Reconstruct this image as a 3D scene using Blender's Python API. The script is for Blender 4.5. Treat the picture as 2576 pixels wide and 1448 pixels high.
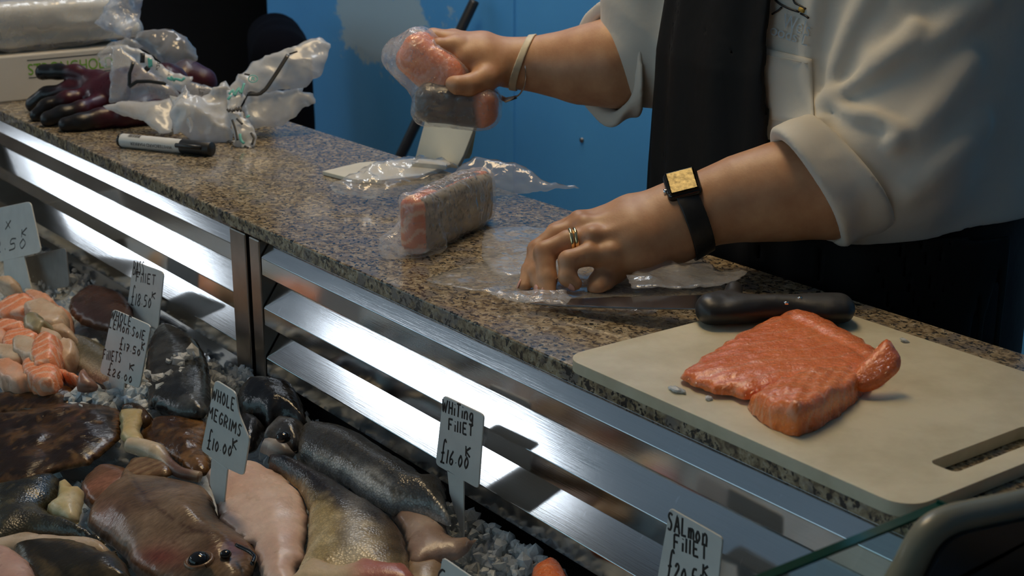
import bpy, bmesh, math, random
import numpy as np
from mathutils import Vector, Matrix
from mathutils.geometry import delaunay_2d_cdt

for o in list(bpy.data.objects):
    bpy.data.objects.remove(o)
SC = bpy.context.scene
COL = SC.collection
R = math.radians

# ------------------------------------------------------------------ camera
F_PX, PITCH, YAW = 3700.0, R(17.2), R(53.6)
CAM = np.array((0.0, -0.7586, 1.445))
cam_data = bpy.data.cameras.new('camera')
cam = bpy.data.objects.new('camera', cam_data)
COL.objects.link(cam)
cam.location = CAM
cam.rotation_euler = (R(90) - PITCH, 0, YAW)
cam_data.sensor_width = 36.0
cam_data.lens = 36.0 * F_PX / 2576.0
cam_data.clip_start = 0.05
cam_data.dof.use_dof = True
cam_data.dof.focus_distance = 1.5
cam_data.dof.aperture_fstop = 13.0
SC.camera = cam

# ------------------------------------------------------------------ light and exposure
SC.view_settings.view_transform = 'Standard'
SC.view_settings.look = 'None'
SC.view_settings.gamma = 1.0
SC.view_settings.use_curve_mapping = False
SC.view_settings.exposure = -0.08
SC.cycles.max_bounces = 10
SC.cycles.transparent_max_bounces = 24
SC.cycles.sample_clamp_indirect = 6.0
world = bpy.data.worlds.new('sky')
SC.world = world
world.use_nodes = True
_bg = world.node_tree.nodes['Background']
_bg.inputs[0].default_value = (0.62, 0.80, 1.0, 1)
_bg.inputs[1].default_value = 1.05
STRIP_POWER = 8.0          # cool ceiling light panels
LAMP_POWER = 17.0          # warm lamp over the display

# ------------------------------------------------------------------ projecting photograph points onto real planes
_sp, _cp, _sa, _ca = math.sin(PITCH), math.cos(PITCH), math.sin(YAW), math.cos(YAW)
def ray(u, v):
    r = u - 1288.0; w = 724.0 - v
    fh = F_PX * _cp + w * _sp
    return np.array((r * _ca - fh * _sa, r * _sa + fh * _ca, w * _cp - F_PX * _sp))
def on(u, v, p0, n):
    d = ray(u, v); n = np.asarray(n, float)
    return CAM + d * (np.dot(np.asarray(p0, float) - CAM, n) / np.dot(d, n))
def onz(u, v, z=1.0): return on(u, v, (0, 0, z), (0, 0, 1))
def ony(u, v, y=0.0): return on(u, v, (0, y, 0), (0, 1, 0))
def onx(u, v, x): return on(u, v, (x, 0, 0), (1, 0, 0))
def ond(u, v, dep): return CAM + ray(u, v) * (dep / F_PX)
BED_N = np.array((0, -0.16, 1.0)) / math.hypot(0.16, 1)
def bed_p0(off=0.0): return np.array((0, 0, 0.79 + off))
def onbed(u, v, off=0.0): return on(u, v, bed_p0(off), BED_N)
# ------------------------------------------------------------------ helpers: objects
def tag(o, label=None, cat=None, group=None, kind=None):
    if label: o['label'] = label
    if cat: o['category'] = cat
    if group: o['group'] = group
    if kind: o['kind'] = kind
    return o
def thing(name, loc, label, cat, group=None):
    o = bpy.data.objects.new(name, None); COL.objects.link(o)
    o.location = tuple(float(a) for a in loc)
    o.empty_display_size = 0.02
    return tag(o, label, cat, group)
def root_loc(o):
    p = np.zeros(3)
    while o is not None:
        p += np.array(o.location); o = o.parent
    return p
def mesh(name, verts, faces, m, parent=None, smooth=True, origin=None, cols=None):
    """verts in world coordinates; faces lists of indices"""
    verts = np.asarray(verts, float).reshape(-1, 3)
    if parent is not None: org = root_loc(parent)
    elif origin is not None: org = np.asarray(origin, float)
    else:
        org = np.array((verts[:, 0].mean(), verts[:, 1].mean(), verts[:, 2].min()))
    me = bpy.data.meshes.new(name)
    me.from_pydata([tuple(v) for v in (verts - org)], [], [tuple(int(i) for i in f) for f in faces])
    me.validate()
    if smooth: me.polygons.foreach_set('use_smooth', [True] * len(me.polygons))
    if cols is not None:
        at = me.color_attributes.new('Col', 'FLOAT_COLOR', 'POINT')
        c = np.ones((len(verts), 4), np.float32); c[:, :3] = cols
        if len(me.vertices) == len(verts): at.data.foreach_set('color', c.ravel())
    me.materials.append(m)
    o = bpy.data.objects.new(name, me); COL.objects.link(o)
    if parent is not None: o.parent = parent
    else: o.location = tuple(org)
    return o
def join(parts):
    V, Fc, n = [], [], 0
    for v, f in parts:
        v = np.asarray(v, float).reshape(-1, 3)
        V.append(v); Fc += [[i + n for i in q] for q in f]; n += len(v)
    return np.concatenate(V), Fc
def box(lo, hi):
    x0, y0, z0 = lo; x1, y1, z1 = hi
    v = [(x0,y0,z0),(x1,y0,z0),(x1,y1,z0),(x0,y1,z0),(x0,y0,z1),(x1,y0,z1),(x1,y1,z1),(x0,y1,z1)]
    return v, [(0,3,2,1),(4,5,6,7),(0,1,5,4),(1,2,6,5),(2,3,7,6),(3,0,4,7)]
def bevel(o, w=0.002, seg=2, ang=40):
    b = o.modifiers.new('bevel', 'BEVEL'); b.width = w; b.segments = seg
    b.limit_method = 'ANGLE'; b.angle_limit = R(ang)
    return o
def structure(name, parts, m, smooth=False):
    v, f = join(parts)
    o = mesh(name, v, f, m, smooth=smooth); o['kind'] = 'structure'
    return o
def prism(poly, a, b):
    """poly: list of 3-D points, extruded along vector from a*n to b*n (a, b vectors)"""
    n = len(poly); P = np.asarray(poly, float)
    v = np.concatenate([P + np.asarray(a), P + np.asarray(b)])
    f = [list(range(n))[::-1], list(range(n, 2 * n))]
    f += [[i, (i + 1) % n, n + (i + 1) % n, n + i] for i in range(n)]
    return v, f
def crom(pts, closed=False, n=8):
    P = np.asarray(pts, float); m = len(P); out = []
    for i in range(m if closed else m - 1):
        if closed: a, b, c, d = P[(i-1) % m], P[i], P[(i+1) % m], P[(i+2) % m]
        else:
            b, c = P[i], P[i+1]
            a = P[i-1] if i > 0 else 2*b - c
            d = P[i+2] if i+2 < m else 2*c - b
        for k in range(n):
            t = k / n
            out.append(0.5*((2*b)+(c-a)*t+(2*a-5*b+4*c-d)*t*t+(3*b-a-3*c+d)*t**3))
    if not closed: out.append(P[-1])
    return np.array(out)
def resample(P, step, closed=False):
    P = np.asarray(P, float)
    if closed: P = np.vstack([P, P[:1]])
    s = np.concatenate([[0], np.cumsum(np.linalg.norm(np.diff(P, axis=0), axis=1))])
    n = max(3, int(round(s[-1] / step)))
    t = np.linspace(0, s[-1], n + 1)
    if closed: t = t[:-1]
    return np.stack([np.interp(t, s, P[:, k]) for k in range(P.shape[1])], 1)
def tube(pts, rad, seg=12, cap=True, up=(0, 0, 1), flat=1.0):
    P = np.asarray(pts, float); n = len(P)
    rad = np.broadcast_to(np.asarray(rad, float), (n,))
    V, Fc = [], []
    prev = None
    for i in range(n):
        t = P[min(i+1, n-1)] - P[max(i-1, 0)]; t = t / (np.linalg.norm(t) + 1e-12)
        if prev is None:
            a = np.cross(t, up)
            if np.linalg.norm(a) < 1e-3: a = np.cross(t, (1, 0, 0))
        else: a = prev - t * np.dot(prev, t)
        a = a / np.linalg.norm(a); b = np.cross(a, t); prev = a
        for k in range(seg):
            an = 2*math.pi*k/seg
            V.append(P[i] + rad[i]*(math.cos(an)*a + flat*math.sin(an)*b))
    for i in range(n-1):
        for k in range(seg):
            k2 = (k+1) % seg
            Fc.append((i*seg+k, i*seg+k2, (i+1)*seg+k2, (i+1)*seg+k))
    if cap:
        Fc.append(list(range(seg))[::-1]); Fc.append([(n-1)*seg+k for k in range(seg)])
    return np.array(V), Fc

# ------------------------------------------------------------------ helpers: noise
def _hash(i, j, k, s):
    h = (i*374761393 + j*668265263 + k*2147483647 + s*1274126177) & 0xffffffff
    h = ((h ^ (h >> 13)) * 1274126177) & 0xffffffff
    return ((h ^ (h >> 16)) & 0xffff) / 65535.0
def noise3(P, sc, seed=0, octv=1):
    P = np.asarray(P, float); out = np.zeros(len(P)); amp, tot = 1.0, 0.0
    for o in range(octv):
        q = P * sc * (2**o) + 100.0
        i = np.floor(q).astype(np.int64); f = q - i; f = f*f*(3-2*f)
        acc = np.zeros(len(P))
        for a in (0, 1):
            for b in (0, 1):
                for c in (0, 1):
                    w = (f[:,0] if a else 1-f[:,0])*(f[:,1] if b else 1-f[:,1])*(f[:,2] if c else 1-f[:,2])
                    acc += w * _hash(i[:,0]+a, i[:,1]+b, i[:,2]+c, seed+o)
        out += amp*(acc*2-1); tot += amp; amp *= 0.5
    return out / tot

# ------------------------------------------------------------------ helpers: signed distance modelling
def smin(a, b, k):
    h = np.clip(0.5 + 0.5*(b-a)/k, 0, 1)
    return b + (a-b)*h - k*h*(1-h)
def sd_cone(P, a, b, ra, rb):
    a = np.asarray(a, float); b = np.asarray(b, float); ab = b - a
    t = np.clip(((P-a) @ ab) / (np.dot(ab, ab)+1e-12), 0, 1)
    return np.linalg.norm(P - a - t[:, None]*ab, axis=1) - (ra + (rb-ra)*t)
def sd_chain(P, pts, rads, k=0.006):
    d = None
    for i in range(len(pts)-1):
        e = sd_cone(P, pts[i], pts[i+1], rads[i], rads[i+1])
        d = e if d is None else smin(d, e, k)
    return d
def sd_ell(P, c, r, M=None):
    q = P - np.asarray(c, float)
    if M is not None: q = q @ np.asarray(M).T       # rows of M are the local axes
    r = np.asarray(r, float)
    k0 = np.linalg.norm(q / r, axis=1); k1 = np.linalg.norm(q / (r*r), axis=1)
    return k0*(k0-1.0)/(k1+1e-9)
def sd_box(P, c, h, rad, M=None):
    q = P - np.asarray(c, float)
    if M is not None: q = q @ np.asarray(M).T
    d = np.abs(q) - (np.asarray(h, float) - rad)
    return np.linalg.norm(np.maximum(d, 0), axis=1) + np.minimum(d.max(1), 0) - rad
def axes(x, up=(0, 0, 1)):
    x = np.asarray(x, float); x = x/np.linalg.norm(x)
    y = np.cross(up, x); y = y/np.linalg.norm(y)
    return np.array([x, y, np.cross(x, y)])
def sdf_mesh(fn, lo, hi, h):
    """surface nets over a sparse grid"""
    lo = np.asarray(lo, float); hi = np.asarray(hi, float); B = 8
    nb = np.maximum(1, np.ceil((hi-lo)/(h*B)).astype(int)); n = nb*B
    gi = np.stack(np.meshgrid(*[np.arange(k) for k in nb], indexing='ij'), -1).reshape(-1, 3)
    cen = lo + (gi*B + (B-1)/2)*h
    fc = fn(cen)
    act = np.abs(fc) < h*B*1.35
    G = np.repeat(np.repeat(np.repeat(fc.reshape(nb), B, 0), B, 1), B, 2).astype(np.float32)
    off = np.stack(np.meshgrid(np.arange(B), np.arange(B), np.arange(B), indexing='ij'), -1).reshape(-1, 3)
    ai = gi[act]
    for s in range(0, len(ai), 600):
        blk = ai[s:s+600]
        idx = (blk[:, None, :]*B + off[None]).reshape(-1, 3)
        G[idx[:,0], idx[:,1], idx[:,2]] = fn(lo + idx*h)
    S = G < 0
    c8 = [(a,b,c) for a in (0,1) for b in (0,1) for c in (0,1)]
    sl = lambda A, a, b, c: A[a:n[0]-1+a, b:n[1]-1+b, c:n[2]-1+c]
    cnt = sum(sl(S, *q).astype(np.int8) for q in c8)
    cells = np.argwhere((cnt > 0) & (cnt < 8))
    vid = -np.ones(tuple(n-1), np.int32); vid[cells[:,0], cells[:,1], cells[:,2]] = np.arange(len(cells))
    acc = np.zeros((len(cells), 3)); w = np.zeros(len(cells))
    val = {q: G[cells[:,0]+q[0], cells[:,1]+q[1], cells[:,2]+q[2]] for q in c8}
    for p in c8:
        for ax in range(3):
            if p[ax]: continue
            q = list(p); q[ax] = 1; q = tuple(q)
            va, vb = val[p], val[q]; m = (va < 0) != (vb < 0)
            t = np.where(m, va/(va-vb+1e-20), 0)
            pt = np.repeat(np.array(p, float)[None], len(cells), 0); pt[:, ax] = t
            acc += pt*m[:, None]; w += m
    V = lo + (cells + acc/np.maximum(w, 1)[:, None])*h
    Fc = []
    for ax in range(3):
        a1, a2 = (ax+1) % 3, (ax+2) % 3
        A = np.take(S, range(0, n[ax]-1), ax); Bq = np.take(S, range(1, n[ax]), ax)
        e = np.argwhere(A != Bq)
        ok = (e[:, a1] > 0) & (e[:, a2] > 0) & (e[:, a1] < n[a1]-1) & (e[:, a2] < n[a2]-1)
        e = e[ok]
        ins = S[e[:,0], e[:,1], e[:,2]]
        def cid(d1, d2):
            q = e.copy(); q[:, a1] -= d1; q[:, a2] -= d2
            return vid[q[:,0], q[:,1], q[:,2]]
        q4 = np.stack([cid(1,1), cid(0,1), cid(0,0), cid(1,0)], 1)
        q4[~ins] = q4[~ins][:, ::-1]
        Fc.append(q4[(q4 >= 0).all(1)])
    Fc = np.concatenate(Fc)
    return V, Fc.tolist()

# ------------------------------------------------------------------ helpers: cushions cut to an outline on a plane
def frame(p0, n, hint=(1, 0, 0)):
    n = np.asarray(n, float); n = n/np.linalg.norm(n)
    ex = np.asarray(hint, float); ex = ex - n*np.dot(ex, n); ex /= np.linalg.norm(ex)
    return np.asarray(p0, float), ex, np.cross(n, ex), n
def seg_dist(Q, P):
    d = np.full(len(Q), 1e9); m = len(P)
    for i in range(m):
        a, b = P[i], P[(i+1) % m]; ab = b - a
        t = np.clip(((Q-a) @ ab)/(ab @ ab + 1e-15), 0, 1)
        d = np.minimum(d, np.linalg.norm(Q - a - t[:, None]*ab, axis=1))
    return d
def cushion(px, p0, n, H, rim, step=0.006, low=None, smooth=True, amp=0.0, sc=30.0, seed=0, top=None, thin=None, wig=0.0):
    """px: outline in photograph pixels, dropped on the plane (p0, n); H: height, rim: width over which it rounds off.
    low: depth below the plane (default H*0.5).  thin: instead of a solid, a film of that thickness following the top."""
    O, ex, ey, en = frame(p0, n)
    pts = np.array([on(u, v, p0, n) for u, v in px])
    Q = np.stack([(pts-O) @ ex, (pts-O) @ ey], 1)
    if smooth: Q = crom(Q, True, 8)
    Q = resample(Q, step, True)
    if wig:
        Q = Q + wig*np.stack([noise3(np.c_[Q*140, np.zeros(len(Q))], 1, seed), noise3(np.c_[Q*140, np.ones(len(Q))*9], 1, seed+5)], 1)
    rs = np.random.RandomState(seed+1)
    x0, y0 = Q.min(0); x1, y1 = Q.max(0)
    g = np.stack(np.meshgrid(np.arange(x0, x1, step), np.arange(y0, y1, step*0.9)), -1).reshape(-1, 2)
    g = g + rs.uniform(-0.25, 0.25, g.shape)*step
    # inside test
    ins = np.zeros(len(g), bool); m = len(Q)
    for i in range(m):
        a, b = Q[i], Q[(i+1) % m]
        c = (a[1] > g[:,1]) != (b[1] > g[:,1])
        with np.errstate(divide='ignore', invalid='ignore'):
            xx = (b[0]-a[0])*(g[:,1]-a[1])/(b[1]-a[1]) + a[0]
        ins ^= c & (g[:,0] < xx)
    g = g[ins]
    if len(g): g = g[seg_dist(g, Q) > 0.55*step]
    allp = np.vstack([Q, g]) if len(g) else Q
    edges = [(i, (i+1) % m) for i in range(m)]
    vs, es, fs, ov, oe, of = delaunay_2d_cdt([Vector(p) for p in allp], edges, [], 1, 1e-6)
    V2 = np.array([tuple(v) for v in vs])
    d = seg_dist(V2, Q)
    t = np.clip(d/rim, 0, 1)
    prof = np.sqrt(np.maximum(0, 1-(1-t)**2))
    W = O + V2[:, :1]*ex + V2[:, 1:]*ey
    nz = noise3(W, sc, seed, 3)
    hgt = H*prof + amp*nz*np.minimum(1, d/(rim*0.6))
    if top is not None: hgt = hgt + top(W, V2, d)*np.minimum(1, d/(rim*0.5) if top.__name__ != 'full' else 1)
    Tp = W + hgt[:, None]*en
    nv = len(W)
    if thin is not None: Bt = Tp - thin*en; Bt[d < 1e-6] = Tp[d < 1e-6] - thin*en
    else: Bt = W - (H*0.5 if low is None else low)*prof[:, None]*en
    if np.linalg.norm(np.cross(V2[fs[0][1]]-V2[fs[0][0]], V2[fs[0][2]]-V2[fs[0][0]])) >= 0:
        a, b, c = V2[fs[0][0]], V2[fs[0][1]], V2[fs[0][2]]
        if (b[0]-a[0])*(c[1]-a[1])-(b[1]-a[1])*(c[0]-a[0]) < 0: fs = [f[::-1] for f in fs]
    bd = d < 1e-6
    V = np.vstack([Tp, Bt]); faces = [list(f) for f in fs]
    if thin is not None:
        faces += [[i+nv for i in f[::-1]] for f in fs]
        cnt = {}
        for f in fs:
            for i in range(len(f)):
                a, b = f[i], f[(i+1) % len(f)]
                cnt[(a, b)] = cnt.get((a, b), 0)+1
        faces += [[b, a, a+nv, b+nv] for (a, b) in cnt if (b, a) not in cnt]
    else:
        faces += [[(i if bd[i] else i+nv) for i in f[::-1]] for f in fs]
    info = dict(d=np.concatenate([d, d]), uv=np.vstack([V2, V2]), top=np.r_[np.ones(nv), np.zeros(nv)], W=V)
    return V, faces, info
def clean(V, faces):
    """drop unused vertices"""
    used = np.zeros(len(V), bool)
    for f in faces: used[list(f)] = True
    mp = np.cumsum(used)-1
    return V[used], [[mp[i] for i in f] for f in faces], used

# ------------------------------------------------------------------ helpers: writing by hand
GL = {
 'A': [[(0,0),(.45,1),(.9,0)],[(.15,.38),(.75,.38)]],
 'B': [[(.1,0),(.1,1)],[(.1,1),(.7,.85),(.6,.55),(.1,.5)],[(.1,.5),(.85,.4),(.75,.05),(.1,0)]],
 'C': [[(.8,.9),(.45,1),(.1,.55),(.3,.05),(.85,.12)]],
 'E': [[(.8,1),(.1,1),(.1,0),(.85,0)],[(.1,.5),(.65,.5)]],
 'F': [[(.85,1),(.1,1),(.1,0)],[(.1,.52),(.65,.52)]],
 'G': [[(.8,.85),(.45,1),(.1,.5),(.35,.02),(.8,.2),(.8,.5),(.5,.48)]],
 'H': [[(.1,1),(.1,0)],[(.8,1),(.8,0)],[(.1,.5),(.8,.5)]],
 'I': [[(.4,1),(.4,0)]],
 'K': [[(.1,1),(.15,0)],[(.85,.95),(.12,.5),(.8,.02)]],
 'L': [[(.1,1),(.1,0),(.85,.03)]],
 'M': [[(.05,0),(.12,1),(.45,.35),(.82,1),(.9,0)]],
 'N': [[(.1,0),(.1,1),(.8,0),(.8,1)]],
 'O': [[(.45,1),(.08,.55),(.4,0),(.85,.45),(.45,1)]],
 'R': [[(.1,0),(.1,1),(.75,.8),(.55,.5),(.1,.45)],[(.35,.45),(.85,0)]],
 'S': [[(.8,.9),(.4,1),(.15,.75),(.7,.4),(.5,.02),(.1,.1)]],
 'T': [[(.05,1),(.9,1)],[(.45,1),(.45,0)]],
 'U': [[(.1,1),(.15,.1),(.5,0),(.8,.15),(.8,1)]],
 'W': [[(.02,1),(.2,0),(.45,.75),(.65,0),(.95,1)]],
 'X': [[(.1,1),(.8,0),(.45,.5),(.8,1),(.1,0)]],
 'i': [[(.4,.6),(.4,0)],[(.4,.85),(.42,.9)]],
 'l': [[(.35,1),(.35,0)]],
 'n': [[(.1,.62),(.12,0)],[(.12,.45),(.5,.65),(.75,.45),(.75,0)]],
 'm': [[(.05,.6),(.05,0)],[(.05,.45),(.28,.62),(.45,.4),(.45,0)],[(.45,.4),(.7,.62),(.9,.4),(.9,0)]],
 'o': [[(.42,.62),(.12,.3),(.42,0),(.75,.3),(.42,.62)]],
 'g': [[(.75,.6),(.35,.62),(.12,.3),(.4,.02),(.72,.3),(.75,.6),(.75,-.3),(.3,-.35)]],
 '0': [[(.45,.8),(.12,.4),(.42,0),(.78,.4),(.45,.8)]],
 '1': [[(.42,.95),(.4,0)]],
 '2': [[(.12,.72),(.4,.95),(.72,.7),(.1,.02),(.85,.05)]],
 '5': [[(.8,.95),(.25,.95),(.18,.55),(.65,.55),(.75,.15),(.1,.02)]],
 '6': [[(.65,.95),(.2,.5),(.2,.08),(.6,.02),(.72,.35),(.22,.35)]],
 '7': [[(.1,.92),(.8,.92),(.35,0)],[(.25,.45),(.7,.5)]],
 '8': [[(.45,.5),(.15,.75),(.45,.97),(.75,.75),(.45,.5),(.1,.22),(.45,0),(.8,.22),(.45,.5)]],
 '.': [[(.35,.22),(.45,.18)]],
 '£': [[(.85,1.0),(.6,1.15),(.4,.95),(.38,.1),(.1,.0)],[(.1,0),(.9,-.02)],[(.1,.45),(.7,.5)]],
}
ROUND = set('BCGOSRU025689go£nm')
def strokes(text, base0, base1, up):
    """polylines (2-D photo pixels) for one hand-written line from base0 to base1; up = pixel vector of letter height"""
    b0, b1, up = (np.asarray(q, float) for q in (base0, base1, up))
    wd = [0.45 if c in '.Iil1 ' else 1.25 if c in 'WM' else 1.0 for c in text]
    tot = sum(wd); out = []; x = 0.0
    for c, w in zip(text, wd):
        if c in GL:
            for st in GL[c]:
                p = np.array(st, float)
                if c in ROUND and len(p) > 2: p = crom(p, False, 6)
                fx = (x + (0.08 + 0.8*p[:, 0])*w)/tot
                if w < 0.6: fx = (x + p[:, 0]*w*1.1)/tot
                out.append(b0 + fx[:, None]*(b1-b0) + p[:, 1:2]*up*(0.72 if c in '0123456789.' and '£' in text else 1.0))
        x += w
    return out
def ink(name, polys, p0, n, width, m, parent):
    """flat marker strokes lying on the plane (p0, n)"""
    en = np.asarray(n, float)/np.linalg.norm(n); parts = []
    for pl in polys:
        P = np.array([on(u, v, p0, n) for u, v in pl])
        P = resample(P, width*0.8) if len(P) > 1 else P
        P = np.asarray(P)
        parts.append(tube(P, width*0.5, seg=6, up=en, flat=0.12 if abs(np.dot(en, (0, 1, 0))) > 0 else 0.12))
    v, f = join(parts)
    return mesh(name, v, f, m, parent)
def text_mesh(name, body, m, parent, O, ex, ey, height, extrude=0.0003, width=None):
    """printed lettering: the default face laid in the frame O, ex (reading direction), ey (up)"""
    cu = bpy.data.curves.new(name, 'FONT'); cu.body = body; cu.size = 1.0; cu.extrude = 0.0
    ob = bpy.data.objects.new(name, cu); COL.objects.link(ob)
    dg = bpy.context.evaluated_depsgraph_get(); dg.update()
    me = bpy.data.meshes.new_from_object(ob.evaluated_get(dg))
    bpy.data.objects.remove(ob)
    V = np.array([tuple(v.co) for v in me.vertices]); fs = [list(p.vertices) for p in me.polygons]
    bpy.data.meshes.remove(me)
    V[:, 0] -= V[:, 0].min(); hh = 0.72
    ex = np.asarray(ex, float); ey = np.asarray(ey, float); en = np.cross(ex, ey)
    sx = height/hh if width is None else width/V[:, 0].max()
    W = np.asarray(O) + V[:, :1]*sx*ex + V[:, 1:2]*(height/hh)*ey
    return V, W, fs, en
# ------------------------------------------------------------------ materials
class NT:
    def __init__(s, name):
        s.m = bpy.data.materials.new(name); s.m.use_nodes = True
        s.t = s.m.node_tree; s.t.nodes.clear()
        s.out = s.t.nodes.new('ShaderNodeOutputMaterial')
    def n(s, typ, **kw):
        nd = s.t.nodes.new('ShaderNode'+typ)
        for k, v in kw.items():
            if hasattr(nd, k): setattr(nd, k, v)
            else: nd.inputs[k.replace('_', ' ')].default_value = v
        return nd
    def l(s, a, b): s.t.links.new(a, b)
    def coord(s, scale=(1, 1, 1), rot=(0, 0, 0), kind='Object'):
        tc = s.n('TexCoord'); mp = s.n('Mapping'); mp.inputs['Scale'].default_value = scale; mp.inputs['Rotation'].default_value = rot
        s.l(tc.outputs[kind], mp.inputs[0]); return mp.outputs[0]
    def ramp(s, fac, stops, interp='LINEAR'):
        r = s.n('ValToRGB'); r.color_ramp.interpolation = interp
        el = r.color_ramp.elements
        while len(el) < len(stops): el.new(0.5)
        for e, (p, c) in zip(el, stops):
            e.position = p; e.color = (*c, 1) if len(c) == 3 else c
        s.l(fac, r.inputs[0]); return r.outputs[0]
    def mix(s, fac, a, b, mode='MIX'):
        x = s.n('Mix', data_type='RGBA', blend_type=mode)
        for sock, val in ((x.inputs[0], fac), (x.inputs[6], a), (x.inputs[7], b)):
            if hasattr(val, 'is_linked'): s.l(val, sock)
            elif isinstance(val, (int, float)): sock.default_value = val
            else: sock.default_value = (*val, 1) if len(val) == 3 else val
        return x.outputs[2]
    def bump(s, h, strength=0.3, dist=0.002, normal=None):
        b = s.n('Bump'); b.inputs['Strength'].default_value = strength; b.inputs['Distance'].default_value = dist
        s.l(h, b.inputs['Height'])
        if normal is not None: s.l(normal, b.inputs['Normal'])
        return b.outputs[0]
    def noise(s, vec, scale, detail=4, rough=0.55, dist=0.0):
        nz = s.n('TexNoise'); nz.inputs['Scale'].default_value = scale; nz.inputs['Detail'].default_value = detail
        nz.inputs['Roughness'].default_value = rough; nz.inputs['Distortion'].default_value = dist
        s.l(vec, nz.inputs['Vector']); return nz.outputs['Fac']
    def bsdf(s, color=(.5, .5, .5), rough=0.5, metal=0.0, spec=0.5, normal=None, **kw):
        b = s.n('BsdfPrincipled')
        for key, val in (('Base Color', color), ('Roughness', rough), ('Metallic', metal), ('Specular IOR Level', spec)):
            if hasattr(val, 'is_linked'): s.l(val, b.inputs[key])
            elif isinstance(val, (int, float)): b.inputs[key].default_value = val
            else: b.inputs[key].default_value = (*val, 1) if len(val) == 3 else val
        for k, v in kw.items():
            sk = b.inputs[k.replace('_', ' ')]
            if hasattr(v, 'is_linked'): s.l(v, sk)
            else: sk.default_value = v
        if normal is not None: s.l(normal, b.inputs['Normal'])
        s.l(b.outputs[0], s.out.inputs[0]); return b
def plain(name, color, rough=0.5, metal=0.0, spec=0.5, nscale=60, var=0.12, bump=0.05, bdist=0.001, **kw):
    n = NT(name); v = n.coord()
    f = n.noise(v, nscale)
    dark = tuple(c*(1-var) for c in color); lite = tuple(min(1, c*(1+var)) for c in color)
    col = n.ramp(f, [(0.3, dark), (0.7, lite)])
    n.bsdf(col, rough, metal, spec, n.bump(f, bump, bdist), **kw)
    return n.m
def emit(name, color, power):
    n = NT(name); e = n.n('Emission'); e.inputs[0].default_value = (*color, 1); e.inputs[1].default_value = power
    n.l(e.outputs[0], n.out.inputs[0]); return n.m
def steel_mat(name='brushed_steel', base=(.60, .62, .64), rough=0.17):
    n = NT(name); v = n.coord((3, 160, 160)); f = n.noise(v, 6, 5, 0.6)
    v2 = n.coord((40, 9, 9), (0, 0.5, 0.2)); s2 = n.noise(v2, 7, 2)
    r = n.n('MapRange'); n.l(f, r.inputs[0]); r.inputs[3].default_value = rough*0.75; r.inputs[4].default_value = rough*1.35
    col = n.ramp(f, [(0.3, tuple(c*0.92 for c in base)), (0.7, base)])
    col = n.mix(n.ramp(s2, [(0.70, (0, 0, 0)), (0.74, (1, 1, 1))]), col, tuple(min(1, c*1.12) for c in base))
    n.bsdf(col, r.outputs[0], 1.0, 0.5, n.bump(f, 0.05, 0.0004)); return n.m
def granite_mat():
    n = NT('speckled_granite'); v = n.coord()
    a = n.noise(v, 130, 3, 0.6, 0.6); b = n.noise(n.coord((1, 1.3, 1)), 185, 3, 0.55, 0.5); c = n.noise(v, 38, 3, 0.6, 0.4)
    col = n.ramp(a, [(0.34, (.085, .058, .034)), (0.44, (.21, .155, .088)), (0.54, (.34, .265, .16)), (0.68, (.47, .40, .29))])
    col = n.mix(n.ramp(c, [(0.52, (0, 0, 0)), (0.62, (1, 1, 1))]), col, (.20, .17, .145))
    col = n.mix(n.ramp(b, [(0.405, (1, 1, 1)), (0.45, (0, 0, 0))]), col, (.010, .010, .011))
    col = n.mix(0.05, col, (.3, .3, .3))
    n.bsdf(col, n.ramp(b, [(0.3, (.16,)*3), (0.7, (.09,)*3)]), 0, 0.5, n.bump(b, 0.03, 0.0004)); return n.m
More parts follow.
